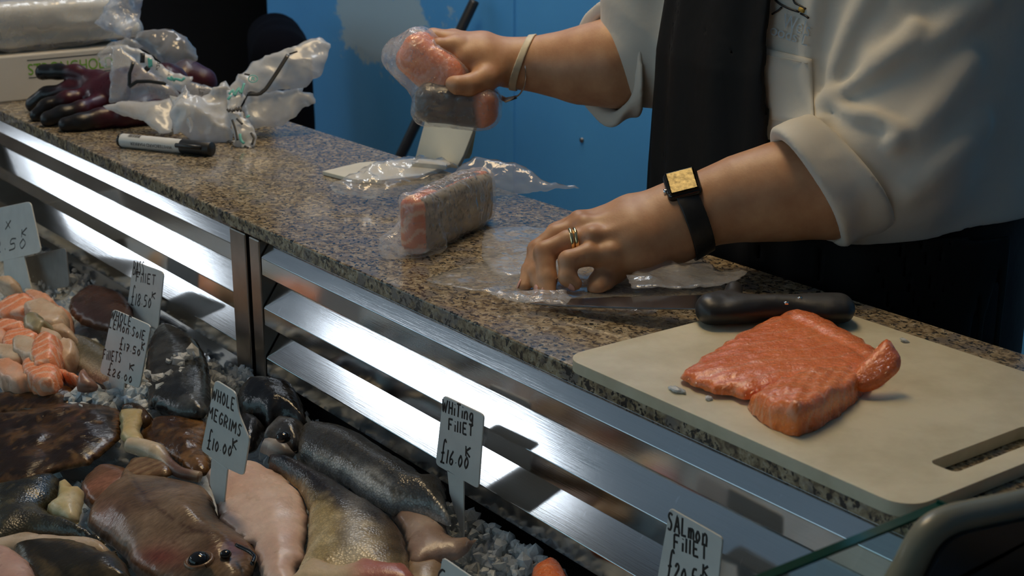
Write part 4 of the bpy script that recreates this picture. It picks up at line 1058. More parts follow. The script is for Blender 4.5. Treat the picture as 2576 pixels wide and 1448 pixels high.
# dark padded chair by the passage
cc = ony(700, 210, 1.02)
ch = thing('padded_chair', (cc[0], cc[1]-0.1, 0), 'black padded chair back standing by the dark passage behind the counter', 'chair')
def f_back(P): return sd_box(P, (cc[0]+0.01, cc[1], cc[2]-0.135), (0.215, 0.045, 0.27), 0.044, axes((0.9, -0.42, 0))) - 0.03 - 0.003*noise3(P, 12, 2)
v, f = sdf_mesh(f_back, cc-(0.35, 0.3, 0.55), cc+(0.35, 0.3, 0.25), 0.012); mesh('backrest', v, f, M['chair_fabric'], ch)
def f_seat(P): return sd_box(P, (cc[0]-0.05, cc[1]-0.24, 0.47), (0.22, 0.22, 0.05), 0.04)
v, f = sdf_mesh(f_seat, (cc[0]-.35, cc[1]-.55, .38), (cc[0]+.25, cc[1]+.05, .56), 0.014); mesh('seat', v, f, M['chair_fabric'], ch)
v, f = tube([(cc[0]-.05, cc[1]-.24, 0.06), (cc[0]-.05, cc[1]-.24, 0.44)], 0.03, 12); mesh('column', v, f, M['pole'], ch)
for k in range(5):
    a = 2*math.pi*k/5; c_ = np.array((cc[0]-.05, cc[1]-.24, 0.06))
    v, f = tube([c_, c_+(0.26*math.cos(a), 0.26*math.sin(a), -0.035)], (0.022, 0.016), 8); mesh('foot', v, f, M['pole'], ch)
v, f = tube([(cc[0]-.02, cc[1]-.03, 0.46), (cc[0], cc[1]+0.02, 0.72)], 0.02, 10); mesh('back_support', v, f, M['pole'], ch)
# dim white carton further along the worktop
q = onz(500, 205, CT)
o = mesh('carton', *box((q[0]-0.75, 0.21, CT), (q[0]-0.42, 0.335, CT+0.105)), M['carton'], smooth=False); bevel(o, 0.003)
tag(o, 'dim pale carton in the shade behind the printed bags', 'carton')
# ------------------------------------------------------------------ the fish on ice
def k7(pts): return [(x/2.861, 942 + y/2.861) for x, y in pts]
def k8(pts): return [(500 + x/2.861, 942 + y/2.861) for x, y in pts]
def mixc(a, b, t): return np.asarray(a)*(1-t[:, None]) + np.asarray(b)*t[:, None]
def sm(x, a, b): t = np.clip((x-a)/(b-a), 0, 1); return t*t*(3-2*t)
def fish(name, px, off, H, rim, m, colf, label, cat='fish', parent=None, low=None, step=0.005, amp=0.0012, seed=1, n=None, p0=None, sc=40, wig=0.001, group=None, smooth=True, top=None):
    """colf(W, info) -> colours; outline px on a plane parallel to the ice, lifted by off"""
    p0 = bed_p0(off) if p0 is None else p0; n = BED_N if n is None else n
    v, f, inf = cushion(px, p0, n, H, rim, step, low=low, amp=amp, seed=seed, sc=sc, wig=wig, smooth=smooth, top=top)
    c = colf(v, inf)
    v, f, used = clean(v, f)
    o = mesh(name, v, f, m, parent, cols=np.clip(c[used], 0, 1))
    if parent is None: tag(o, label, cat, group)
    elif label: o['label'] = label
    return o
def pix(W):
    """photo pixel of world points (used to place skin markings where they sit on each fish)"""
    q = W - CAM; r = q[:, 0]*_ca + q[:, 1]*_sa; fh = -q[:, 0]*_sa + q[:, 1]*_ca
    dep = fh*_cp - q[:, 2]*_sp; upv = fh*_sp + q[:, 2]*_cp
    return 1288 + F_PX*r/dep, 724 - F_PX*upv/dep
def line_d(W, pts):
    u, v = pix(W); Q = np.stack([u, v], 1); P = np.array(pts, float); d = np.full(len(Q), 1e9)
    for a, b in zip(P[:-1], P[1:]):
        ab = b-a; t = np.clip(((Q-a) @ ab)/(ab @ ab), 0, 1); d = np.minimum(d, np.linalg.norm(Q-a-t[:, None]*ab, axis=1))
    return d
def brown(W, inf, a=(.028, .014, .006), b=(.115, .058, .022)):
    n1 = noise3(W, 35, 3, 3); n2 = noise3(W, 110, 9, 2)
    c = mixc(a, b, sm(n1, -0.2, 0.45)); c = mixc(c, (.22, .12, .045), 0.6*sm(n2, 0.30, 0.55)); n3 = noise3(W, 260, 4, 1); return mixc(c, (.012, .008, .005), 0.6*sm(n3, 0.35, 0.6))
def fins(base):
    def g(W, inf):
        c = base(W, inf); k = sm(inf['d'], 0.012, 0.003)
        return mixc(c, (.30, .15, .06), 0.55*k*(0.5+0.5*np.sin(inf['uv'][:, 0]*900)))
    return g
# brown flatfish heap at the left
fish('lemon_sole', k7([(-80,170),(60,140),(200,118),(330,95),(400,80),(470,88),(540,110),(560,160),(520,225),(380,262),(200,270),(40,285),(-80,320)]), 0.020, 0.012, 0.04, M['skin_ray'], fins(brown), 'dark brown lemon sole at the back of the heap, directly below the salmon pieces', seed=11, amp=0.005, step=0.0036)
fish('lemon_sole', k7([(-80,330),(80,282),(220,262),(420,228),(560,215),(700,226),(830,248),(880,280),(885,360),(875,450),(830,500),(760,560),(680,620),(640,650),(520,672),(400,705),(300,745),(180,790),(60,800),(-80,770)]), 0.026, 0.014, 0.06, M['skin_ray'], fins(brown), 'large dark brown lemon sole on top of the heap at the left edge', seed=12, amp=0.006, step=0.0036)
fish('lemon_sole', k7([(1000,470),(1030,400),(1110,335),(1260,318),(1400,322),(1490,345),(1500,440),(1490,560),(1520,640),(1500,710),(1400,735),(1330,700),(1260,640),(1190,590),(1130,545),(1050,510)]), 0.024, 0.013, 0.04, M['skin_wet'], lambda W, i: brown(W, i, (.07, .033, .012), (.20, .10, .035)), 'mid brown lemon sole behind the megrims ticket', seed=13, amp=0.005, step=0.0036)
fish('sole', k7([(870,262),(900,242),(960,234),(1020,238),(1060,262),(1110,330),(1075,372),(1020,380),(960,300)]), 0.032, 0.012, 0.014, M['skin_wet'], brown, 'small dark sole head beside the cream flesh in front of the lemon sole ticket', seed=14)
fish('fish_flesh', k7([(862,276),(950,262),(1042,266),(1030,330),(1012,400),(1030,450),(1045,492),(980,505),(930,500),(872,455),(866,360)]), 0.038, 0.008, 0.016, M['flesh'], lambda W, i: mixc((.58, .44, .20), (.66, .56, .34), sm(noise3(W, 60, 4, 2), -.3, .5)), 'cut end of cream flesh between two brown soles', cat='fish', seed=15)
# strip of pale skin rolled along the back of the megrim
pts = [onbed(u, v, 0.040 - 0.008*i/6) for i, (u, v) in enumerate(k7([(930,505),(1020,525),(1100,555),(1160,590),(1230,660),(1300,705),(1380,725),(1440,735)]))]
P = crom(pts, False, 6); v, f = tube(P, np.interp(np.linspace(0, 1, len(P)), [0, .35, .5, 1], [.009, .012, .007, .006]), 10)
u_, v_ = pix(v); o = mesh('fish_strip', v, f, M['flesh'], cols=mixc((.62, .50, .36), (.16, .09, .07), sm(u_, 395, 430)-0.5*sm(u_, 470, 500)))
tag(o, 'narrow strip of pale flesh curving between the brown sole and the megrim', 'fish')
# megrims
def megrim_col(W, inf):
    u, v = pix(W); n1 = noise3(W, 30, 5, 3)
    c = mixc((.17, .105, .062), (.30, .20, .13), sm(n1, -.4, .5))
    k = np.exp(-(((u-400)/70)**2 + ((v-1400)/32)**2)); c = mixc(c, (.20, .030, .022), 0.8*k)
    k = np.exp(-(((u-585)/40)**2 + ((v-1378)/22)**2)); c = mixc(c, (.30, .05, .04), 0.5*k)
    k = np.exp(-(((u-262)/45)**2 + ((v-1305)/50)**2)); c = mixc(c, (.38, .17, .15), 0.5*k)
    ll = line_d(W, k7([(960,745),(1000,820),(1060,890),(1120,940),(1200,1010),(1300,1075),(1430,1125),(1560,1140)])); c = mixc(c, (.09, .045, .028), 0.75*sm(ll, 5, 1.5))
    ll = line_d(W, k7([(1240,1210),(1300,1145),(1420,1130)])); c = mixc(c, (.09, .045, .028), 0.6*sm(ll, 5, 1.5))
    return c*(0.9+0.2*np.sin(inf['uv'][:, 0]*700)[:, None]*sm(inf['d'], 0.02, 0.004)[:, None])
fish('megrim', k7([(570,840),(620,760),(700,690),(800,670),(900,690),(1000,760),(900,860),(800,960),(700,980),(620,940)]), 0.020, 0.012, 0.02, M['skin_ray'], lambda W, i: mixc((.20, .10, .055), (.34, .15, .09), sm(noise3(W, 40, 2, 2), -.3, .4)), 'tail half of a megrim lying under the large megrim', seed=21)
def mtop(W, V2, d):
    u, v = pix(W)
    return 0.006*np.exp(-(((u-330)/55)**2+((v-1330)/45)**2)) + 0.010*np.exp(-(((u-480)/70)**2+((v-1330)/40)**2)) + 0.006*np.exp(-(((u-560)/60)**2+((v-1390)/35)**2))
mg = thing('megrim', onbed(430, 1330, 0.02), 'whole reddish brown megrim with a big dark eye, front left on the ice', 'fish')
fish('fish_body', k7([(868,770),(885,720),(930,700),(1010,745),(1100,755),(1200,765),(1330,790),(1450,822),(1505,860),(1550,960),(1600,1070),(1690,1125),(1770,1185),(1835,1250),(1852,1320),(1810,1420),(1760,1500),(1600,1545),(1300,1530),(1080,1480),(950,1400),(905,1320),(840,1250),(760,1190),(690,1150),(632,1085),(640,1000),(690,925),(760,850),(830,800)]), 0.034, 0.019, 0.050, M['skin_ray'], megrim_col, None, parent=mg, seed=22, step=0.004, amp=0.0026, top=mtop, sc=28, low=0.03)
fish('tail_fin', k7([(865,765),(885,700),(925,640),(960,612),(1050,600),(1160,620),(1250,665),(1240,720),(1180,740),(1110,755),(1000,770),(930,785)]), 0.034, 0.006, 0.012, M['skin_ray'], lambda W, i: mixc((.16, .08, .04), (.30, .19, .10), 0.5+0.5*np.sin(i['uv'][:, 0]*520)), None, parent=mg, seed=23)
def eye(px, off, r, parent):
    c = onbed(*px, off); bm = bmesh.new(); bmesh.ops.create_uvsphere(bm, u_segments=20, v_segments=12, radius=1)
    v = np.array([tuple(q.co) for q in bm.verts]); f = [[q.index for q in p.verts] for p in bm.faces]; bm.free()
    o = mesh('eye', v*np.array((r, r, r*0.75)) + c, f, M['eye'], parent)
    return o
eye(k7([(1435, 1335)])[0], 0.0615, 0.0105, mg)
c = onbed(*k7([(1435, 1338)])[0], 0.0605)
v, f = tube([c + 0.0118*(math.cos(t)*np.array((1, 0, 0)) + math.sin(t)*np.array((0, 1, 0.16))) for t in np.linspace(0, 2*math.pi, 25)], 0.0026, 8, cap=False); mesh('eye_rim', v, f, M['skin_ray'], mg, cols=np.repeat([[.20, .11, .06]], len(v), 0))
eye(k7([(1625, 1290)])[0], 0.0545, 0.0055, mg)
P = np.array([onbed(*q, 0.061) for q in k7([(1700,1225),(1790,1270),(1830,1310),(1815,1360)])]); v, f = tube(crom(P, False, 5), 0.0022, 6); mesh('mouth', v, f, M['eye'], mg)
# dark head and cut flesh at the left edge
hd = thing('dark_fish', onbed(90, 1290, 0.03), 'dark green grey fish head end with cut cream flesh at the left edge', 'fish')
def darkgreen(W, i):
    c = mixc((.018, .018, .012), (.075, .068, .040), sm(noise3(W, 45, 5, 3), -.25, .5))
    return mixc(c, (.16, .13, .06), 0.6*sm(np.sin(i['uv'][:, 0]*1500)*np.sin(i['uv'][:, 1]*1500), 0.4, 0.8))
fish('head_skin', k7([(-80,850),(40,838),(150,815),(250,790),(340,765),(440,762),(445,810),(430,860),(405,930),(330,985),(380,1030),(440,1068),(500,1065),(560,1100),(650,1150),(760,1215),(700,1235),(560,1205),(400,1195),(250,1185),(100,1230),(-80,1260)]), 0.034, 0.022, 0.035, M['skin_scaled'], darkgreen, None, parent=hd, seed=31)
fish('cut_flesh', k7([(430,792),(470,785),(520,800),(515,840),(545,848),(600,838),(606,880),(596,960),(575,1030),(555,1080),(500,1085),(430,1062),(370,1030),(330,992),(370,960),(405,925)]), 0.040, 0.014, 0.016, M['flesh'], lambda W, i: mixc((.55, .43, .20), (.66, .57, .36), sm(noise3(W, 60, 4, 2), -.3, .5)), 'cream cut flesh', parent=hd, seed=32)
# bottom left corner
fish('fish_fillet', k7([(-80,1240),(60,1205),(200,1165),(320,1180),(450,1192),(600,1200),(720,1215),(800,1275),(790,1330),(600,1330),(300,1290),(100,1300),(-80,1330)]), 0.036, 0.012, 0.014, M['flesh'], lambda W, i: mixc((.50, .38, .26), (.62, .50, .40), sm(noise3(W, 50, 4, 2), -.3, .5)), 'pale fillet edge showing above the dark fish in the bottom left corner', seed=33)
fish('whole_fish', k7([(90,1290),(200,1250),(330,1228),(480,1228),(600,1250),(720,1290),(790,1330),(800,1275),(830,1268),(850,1310),(905,1370),(940,1450),(950,1540),(600,1600),(250,1600),(120,1450)]), 0.046, 0.020, 0.03, M['skin_ray'], lambda W, i: mixc((.030, .024, .012), (.12, .085, .04), sm(noise3(W*np.array((1, 3, 1)), 30, 5, 3), -.3, .5)), 'dark olive fish lying across the bottom left corner', seed=34)
fish('fish_fillet', k7([(-80,1262),(0,1262),(100,1278),(180,1325),(230,1390),(262,1470),(270,1600),(-80,1600)]), 0.060, 0.016, 0.025, M['flesh'], lambda W, i: mixc((.56, .34, .28), (.66, .46, .40), sm(noise3(W, 40, 4, 2), -.3, .5)), 'pink rounded fillet at the extreme bottom left', seed=35)
# pale fillet and silver gold fish in the middle
def palec(W, i):
    u, v = pix(W); c = mixc((.66, .44, .35), (.74, .55, .46), sm(noise3(W, 28, 4, 3), -.4, .4))
    k = np.exp(-(((u-580)/22)**2+((v-1310)/25)**2)); c = mixc(c, (.66, .36, .27), 0.35*k)
    return c
pf = thing('fish_fillet', onbed(670, 1290, 0.03), 'large pale pink boneless fillet beside the megrims ticket', 'fish')
fish('fillet_body', k8([(75,690),(200,655),(330,640),(420,648),(500,680),(620,750),(700,820),(760,920),(785,1010),(782,1120),(760,1230),(765,1345),(705,1400),(720,1560),(500,1560),(420,1350),(330,1220),(210,1110),(150,1040),(120,900),(60,760)]), 0.034, 0.018, 0.055, M['flesh'], palec, None, parent=pf, seed=41, amp=0.0022, low=0.006)
fish('belly_flap', k8([(150,1035),(190,985),(250,945),(330,905),(430,890),(560,930),(650,1010),(680,1110),(640,1200),(560,1250),(440,1235),(330,1205),(240,1140),(190,1095)]), 0.041, 0.0060, 0.035, M['flesh'], palec, None, parent=pf, seed=42, low=0.004, amp=0.0015, wig=0.003)
def goldc(W, i):
    u, v = pix(W)
    top = line_d(W, k8([(500,620),(700,640),(900,740),(1100,860),(1300,980),(1430,1090),(1490,1200)]))
    n1 = noise3(W, 60, 3, 3)
    c = mixc((.50, .37, .17), (.78, .64, .40), sm(n1, -.3, .5))
    c = mixc(c, (.030, .026, .030), sm(top + 18*n1, 62, 22))
    k = np.exp(-(((u-985)/42)**2+((v-1365)/62)**2)); c = mixc(c, (.11, .065, .022), 0.85*k)
    k = np.exp(-(((u-862)/20)**2+((v-1345)/45)**2)); c = mixc(c, (.16, .11, .05), 0.7*k)
    k = np.exp(-(((u-890)/26)**2+((v-1330)/75)**2)); c = mixc(c, (.60, .58, .56), 0.6*k)
    ll = line_d(W, k8([(560,670),(680,760),(800,880),(950,920)])); c = mixc(c, (.10, .075, .03), 0.6*sm(ll, 5, 1.5))
    return c
gf = thing('skin_on_fillet', onbed(850, 1310, 0.03), 'golden silver skinned fillet with a dark back, next to the pale pink fillet', 'fish')
fish('fillet_skin', k8([(500,620),(600,618),(700,640),(800,688),(900,742),(1000,800),(1100,862),(1200,925),(1300,985),(1420,1085),(1480,1200),(1505,1320),(1510,1430),(1480,1560),(1100,1580),(720,1580),(715,1440),(770,1300),(785,1120),(790,1000),(760,910),(700,815),(610,740),(520,680)]), 0.038, 0.025, 0.055, M['skin_scaled'], goldc, None, parent=gf, seed=43, step=0.004, amp=0.002)
fish('cut_flesh', k8([(705,1450),(760,1400),(850,1350),(930,1380),(1020,1410),(1110,1400),(1190,1350),(1280,1370),(1400,1395),(1510,1400),(1530,1560),(700,1580)]), 0.054, 0.014, 0.02, M['flesh'], lambda W, i: mixc((.58, .44, .28), (.46, .16, .12), sm(pix(W)[0], 850, 930)), 'cut pink flesh edge', parent=gf, seed=44)
def bassc(W, i):
    top = line_d(W, k8([(860,410),(1060,430),(1200,490),(1400,620),(1560,720),(1660,790)])); n1 = noise3(W, 55, 3, 3)
    c = mixc((.40, .43, .45), (.62, .64, .64), sm(n1, -.3, .5))
    c = mixc(c, (.060, .064, .070), sm(top + 14*n1, 85, 30))
    ll = line_d(W, k8([(900,470),(1000,560),(1120,655),(1230,720),(1330,800),(1460,860),(1600,900),(1740,970)])); c = mixc(c, (.06, .05, .03), 0.8*sm(ll, 4.5, 1.5))
    return c
fish('skin_on_fillet', k8([(700,570),(715,480),(760,425),(860,408),(960,412),(1060,430),(1200,488),(1300,550),(1400,618),(1560,718),(1660,788),(1740,782),(1775,820),(1780,900),(1800,990),(1820,1085),(1740,1062),(1640,1020),(1560,1000),(1460,990),(1380,1005),(1280,940),(1200,900),(1100,825),(1000,762),(850,690),(720,625)]), 0.036, 0.028, 0.045, M['skin_scaled'], bassc, 'grey silver skinned fillet with a thin lateral line under the louvres', seed=45, step=0.004, amp=0.0018)
fish('fish_fillet', k8([(1390,1010),(1470,1000),(1560,1005),(1740,1075),(1800,1165),(1880,1200),(1940,1195),(2003,1183),(1965,1240),(1940,1280),(1850,1332),(1700,1355),(1560,1400),(1500,1330),(1475,1180),(1430,1080)]), 0.028, 0.012, 0.022, M['flesh'], lambda W, i: mixc((.36, .26, .22), (.50, .40, .36), sm(noise3(W, 40, 4, 2), -.3, .5)), 'thin translucent white fillet with a pointed tail below the whiting ticket', seed=46)
fish('fish_fillet', k8([(1500,1330),(1600,1370),(1720,1350),(1780,1400),(1700,1560),(1500,1560)]), 0.024, 0.012, 0.02, M['flesh'], lambda W, i: mixc((.34, .24, .16), (.46, .36, .26), sm(noise3(W, 40, 4, 2), -.3, .5)), 'shaded fillet at the bottom behind the cut off ticket', seed=47)
# dark fish under the louvres
dark = lambda W, i: mixc((.010, .010, .012), (.055, .055, .060), sm(noise3(W, 45, 5, 3), -.2, .5))
fish('whole_fish', k8([(275,215),(330,140),(400,98),(480,115),(560,108),(640,118),(705,135),(745,210),(770,300),(785,390),(700,375),(640,362),(560,372),(500,400),(440,350),(380,325),(300,300)]), 0.040, 0.030, 0.035, M['skin_wet'], dark, 'black wet fish at the foot of the steel post', seed=51, amp=0.005)
fish('whole_fish', k8([(290,380),(320,315),(380,330),(440,350),(490,395),(470,440),(440,500),(400,545),(340,552),(300,480)]), 0.040, 0.018, 0.02, M['skin_wet'], dark, 'glossy black fish end just behind the megrims ticket', seed=52)
fh = thing('grey_fish', onbed(705, 1115, 0.03), 'grey fish head with a pale jaw between the black fish and the grey fillet', 'fish')
fish('head_skin', k8([(455,490),(490,440),(540,385),(600,362),(660,360),(740,372),(780,400),(765,440),(730,520),(690,560),(640,520),(560,500),(500,520)]), 0.046, 0.020, 0.022, M['skin_wet'], lambda W, i: mixc((.05, .05, .055), (.15, .15, .155), sm(noise3(W, 45, 5, 3), -.2, .5)), None, parent=fh, seed=53)
fish('jaw', k8([(440,555),(470,510),(530,500),(600,510),(680,550),(690,585),(640,603),(590,606),(530,592),(480,570)]), 0.044, 0.014, 0.014, M['flesh'], lambda W, i: mixc((.20, .18, .17), (.36, .33, .31), sm(noise3(W, 45, 5, 2), -.3, .5)), 'pale jaw', parent=fh, seed=54)
eye(k8([(610, 450)])[0], 0.072, 0.008, fh)
def greyc(W, i):
    u, v = pix(W); s = np.sin(u*0.16 + 0.05*v + 2*noise3(W, 30, 3))
    c = mixc((.018, .020, .022), (.07, .075, .08), sm(noise3(W, 50, 5, 3), -.3, .5)); return mixc(c, (.15, .16, .16), 0.5*sm(s, .3, .9)*sm(u, 440, 500))
fish('whole_fish', [(372, 1010), (366, 940), (376, 870), (398, 832), (430, 826), (470, 842), (500, 868), (520, 905), (530, 960), (522, 1040), (480, 1050), (420, 1040)], 0.034, 0.020, 0.045, M['skin_wet'], greyc, 'dark grey striped fish flank rising behind the lemon sole ticket', seed=55)
fish('skin_on_fillet', [(150, 880), (170, 856), (205, 852), (250, 868), (290, 895), (335, 925), (340, 968), (300, 975), (255, 965), (205, 940), (165, 915)], 0.014, 0.016, 0.03, M['skin_scaled'], lambda W, i: mixc((.16, .14, .085), (.58, .52, .42), sm(line_d(W, [(150, 865), (215, 850), (340, 920)]), 25, 70)), 'grey scaled bass fillet between the salmon pieces and the lemon sole ticket', seed=56)
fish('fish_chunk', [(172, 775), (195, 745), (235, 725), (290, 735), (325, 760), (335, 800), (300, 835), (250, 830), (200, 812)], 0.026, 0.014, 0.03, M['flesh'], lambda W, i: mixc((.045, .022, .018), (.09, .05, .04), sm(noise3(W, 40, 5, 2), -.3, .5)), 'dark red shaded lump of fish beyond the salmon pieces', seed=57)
fish('fish_flesh', [(195, 985), (197, 950), (207, 925), (225, 945), (248, 970), (235, 985)], 0.046, 0.010, 0.012, M['flesh'], lambda W, i: mixc((.28, .15, .11), (.36, .20, .15), sm(noise3(W, 40, 5, 2), -.3, .5)), 'upright brownish tip of flesh at the edge of the salmon pieces', seed=58, n=np.array((0.5, -0.5, 0.7)), p0=onbed(222, 985, 0.04))
# orange scrap at the bottom
o = mesh('salmon_piece', *clean(*cushion([(1336, 1470), (1340, 1442), (1365, 1425), (1392, 1416), (1415, 1430), (1432, 1470), (1420, 1520), (1350, 1520)], bed_p0(0.03), BED_N, 0.014, 0.016, 0.004, seed=60)[:2])[:2], M['salmon'])
tag(o, 'bright orange salmon piece at the bottom edge beside the salmon fillet ticket', 'salmon')

# heap of mixed fish pieces: salmon and white cubes, each its own piece
pieces = [  # px outline centre (u, v), radii (px), turn, height off ice, kind, label
 (42, 782, 62, 34, -8, .060, 's', 'striped salmon chunk at the top of the heap'),
 (108, 770, 40, 22, 20, .052, 'p', 'pale salmon chunk behind the top of the heap'),
 (118, 802, 52, 30, 25, .062, 'w', 'pinkish white chunk leaning on the top salmon chunk'),
 (20, 722, 30, 16, 5, .048, 'w', 'cream chunk at the far left back of the heap'),
 (32, 838, 46, 22, -5, .060, 's', 'salmon chunk in the middle left of the heap'),
 (140, 800, 40, 28, 30, .050, 'p', 'smooth pinkish chunk on the right shoulder of the heap'),
 (97, 828, 36, 28, 35, .074, 'k', 'grey skinned chunk on the upper middle of the heap'),
 (55, 872, 46, 28, -15, .068, 's', 'curved salmon chunk with strong stripes in the middle of the heap'),
 (128, 865, 36, 24, 40, .064, 'w', 'cream chunk right of the grey skinned chunk'),
 (162, 848, 34, 20, 10, .056, 'w', 'flat translucent chunk on the right of the heap'),
 (80, 895, 42, 30, 10, .072, 'w', 'wide white chunk in the centre of the heap'),
 (172, 900, 30, 36, 10, .054, 'w', 'cream chunk beside the bass skin'),
 (118, 900, 30, 46, 22, .074, 's', 'tall folded salmon chunk front right of the heap'),
 (30, 905, 40, 24, 0, .066, 'w', 'white chunk at the left of the heap centre'),
 (35, 955, 52, 32, 12, .058, 'p', 'pale salmon chunk at the front left of the heap'),
 (112, 958, 54, 28, 8, .060, 's', 'broad salmon chunk at the front of the heap'),
 (178, 958, 50, 14, 14, .050, 's', 'thin salmon strip trailing right at the front of the heap'),
 (8, 870, 22, 30, 0, .058, 'p', 'salmon chunk cut by the left edge of the picture'),
 (125, 872, 20, 12, -10, .078, 's', 'small deep orange chunk near the heap centre'),
]
for i, (u, v_, ra, rb, an, off, kind, lab) in enumerate(pieces):
    rs3 = np.random.RandomState(80+i); px = []
    for k in range(7):
        a = 2*math.pi*k/7 + rs3.uniform(-.25, .25); rr = rs3.uniform(0.80, 1.22)
        x, y = ra*rr*math.cos(a), rb*rr*math.sin(a)
        px.append((u + x*math.cos(R(an)) - y*math.sin(R(an)), v_ + x*math.sin(R(an)) + y*math.cos(R(an))))
    nn = BED_N + np.array((rs3.uniform(-.1, .45), rs3.uniform(-.45, .05), 0))
    p0 = onbed(u, v_, off-0.024)
    vv, ff, inf = cushion(px, p0, nn, 0.018, 0.009, 0.0035, low=0.022, amp=0.004, seed=90+i, wig=0.002, sc=34)
    n1 = noise3(vv, 55, 3+i, 2)
    col = {'w': mixc((.58, .41, .28), (.66, .51, .38), sm(n1, -.3, .5)), 'k': mixc((.20, .17, .09), (.44, .38, .24), sm(n1, -.2, .5)),
           'p': mixc((.70, .34, .20), (.74, .46, .33), sm(n1, -.3, .5)), 's': np.repeat(np.array([[.8, .3, .15]]), len(vv), 0)}[kind]
    vv, ff, used = clean(vv, ff)
    m = M['salmon_pale'] if kind == 's' else M['flesh']
    o = mesh('fish_chunk', vv, ff, m, cols=col[used])
    tag(o, lab, 'fish', 'mixed salmon and white fish chunks heaped on the ice')

# ------------------------------------------------------------------ price tickets
def ticket(outline, stalk, y0, lines, label, m=None, lean=0.0, extra=(), name='price_ticket', thick=0.0018, inkw=0.0021):
    """outline/stalk: photo pixels on the upright plane y = y0 (leaning back by lean)"""
    n = np.array((0, -1.0, lean)); 
    base = np.mean([on(u, v, (0, y0, 0.80), n) for u, v in stalk[-2:]], 0)
    p0 = (0, y0, 0.80)
    t = thing(name, base, label, 'ticket', 'handwritten price tickets')
    en = n/np.linalg.norm(n)
    def card(px, nm):
        P = [on(u, v, p0, n) for u, v in px]
        v, f = prism(P, -en*thick, en*0.0); o = mesh(nm, v, f, m or M['white_tag'], t, smooth=False)
        nn = sum(np.cross(P[i]-P[0], P[i+1]-P[0]) for i in range(1, len(P)-1))
        if np.dot(nn, en) < 0: o.data.flip_normals()
        return bevel(o, 0.0005, 1)
    def rounded(px, r):
        out = []; m_ = len(px)
        for i in range(m_):
            a, b, c = (np.array(px[j % m_], float) for j in (i-1, i, i+1))
            rr = min(r, 0.4*np.linalg.norm(a-b), 0.4*np.linalg.norm(c-b))
            p, q = b+(a-b)/np.linalg.norm(a-b)*rr, b+(c-b)/np.linalg.norm(c-b)*rr
            out += [tuple((1-s)**2*p + 2*s*(1-s)*b + s*s*q) for s in (0, .33, .67, 1)]
        return out
    card(rounded(outline, 11), 'card'); card(stalk, 'stalk')
    for k, (txt, b0, b1, up) in enumerate(lines):
        ink('lettering', strokes(txt, b0, b1, up), np.asarray(p0)+en*0.0002, n, inkw, M['ink'], t)
    if extra: ink('pen_mark', list(extra), np.asarray(p0)+en*0.0002, n, inkw, M['ink'], t)
    return t
ticket([(335, 656), (412, 684), (396, 832), (316, 800)], [(322, 796), (392, 824), (386, 850), (318, 850)], -0.030,
       [('BASS', (333, 690), (362, 692), (3, -34)), ('FillET', (340, 707), (392, 717), (2, -24)), ('£18.50', (327, 765), (381, 775), (5, -42)), ('K', (379, 749), (393, 753), (2, -16))],
       'white bass fillet price ticket standing against the far louvres', lean=0.05)
ticket([(283, 776), (379, 818), (350, 978), (250, 938)], [(274, 946), (312, 962), (305, 1034), (268, 1026)], -0.150,
       [('WHOLE', (276, 800), (330, 822), (4, -24)), ('LEMon.SolE', (272, 822), (364, 856), (4, -22)), ('£17.50', (298, 876), (354, 896), (4, -26)), ('K', (353, 878), (364, 884), (3, -20)),
        ('FillETS', (257, 902), (305, 912), (3, -24)), ('£26.00', (268, 940), (333, 964), (5, -26)), ('K', (322, 928), (340, 934), (2, -16))],
       'white lemon sole price ticket with two prices, in front of the bass ticket', lean=0.05)
ticket([(541, 954), (591, 985), (600, 1040), (627, 1105), (612, 1197), (570, 1178), (505, 1133)], [(532, 1150), (572, 1180), (560, 1300), (553, 1300), (527, 1216)], -0.192,
       [('WHOLE', (531, 1002), (590, 1034), (3, -30)), ('MEGRIMS', (520, 1046), (607, 1100), (4, -28)), ('£10.00', (518, 1126), (584, 1148), (6, -42)), ('K', (581, 1126), (599, 1134), (2, -26))],
       'white megrims price ticket with a cut corner, standing over the pale fillet', lean=0.04)
ticket([(1114, 993), (1217, 1042), (1203, 1230), (1095, 1168)], [(1124, 1180), (1166, 1208), (1166, 1360), (1130, 1240)], -0.034,
       [('WHiTing', (1110, 1034), (1192, 1062), (2, -32)), ('FillET', (1126, 1080), (1192, 1098), (1, -28)), ('£16.00', (1105, 1160), (1180, 1180), (6, -50)), ('K', (1168, 1146), (1187, 1152), (1, -26))],
       'white whiting fillet price ticket against the bright steel louvres', lean=0.05)
ticket([(1684, 1276), (1818, 1352), (1800, 1530), (1650, 1470)], [(1690, 1480), (1740, 1510), (1740, 1640), (1690, 1640)], -0.040,
       [('SALmon', (1677, 1330), (1782, 1374), (2, -44)), ('FillET', (1692, 1378), (1782, 1410), (1, -36)), ('£20.50', (1674, 1450), (1770, 1484), (8, -62)), ('K', (1764, 1445), (1784, 1452), (2, -28))],
       'white salmon fillet price ticket at the bottom, below the cutting board', lean=0.05)
ticket([(1112, 1400), (1182, 1448), (1230, 1480), (1210, 1640), (1085, 1580)], [(1110, 1600), (1160, 1620), (1160, 1720), (1120, 1720)], -0.150,
       [('C', (1097, 1460), (1124, 1466), (3, -30))],
       'corner of a white price ticket cut off by the bottom edge', lean=0.04)
ticket([(-110, 545), (76, 506), (104, 634), (-80, 676)], [(8, 655), (60, 645), (78, 724), (14, 730)], -0.075,
       [('X', (10, 578), (31, 572), (2, -20)), ('K', (50, 598), (70, 590), (2, -20)), ('12.50', (-30, 640), (70, 622), (3, -30))],
       'cream price ticket cut off by the left edge, in front of a grey ticket', lean=0.05)
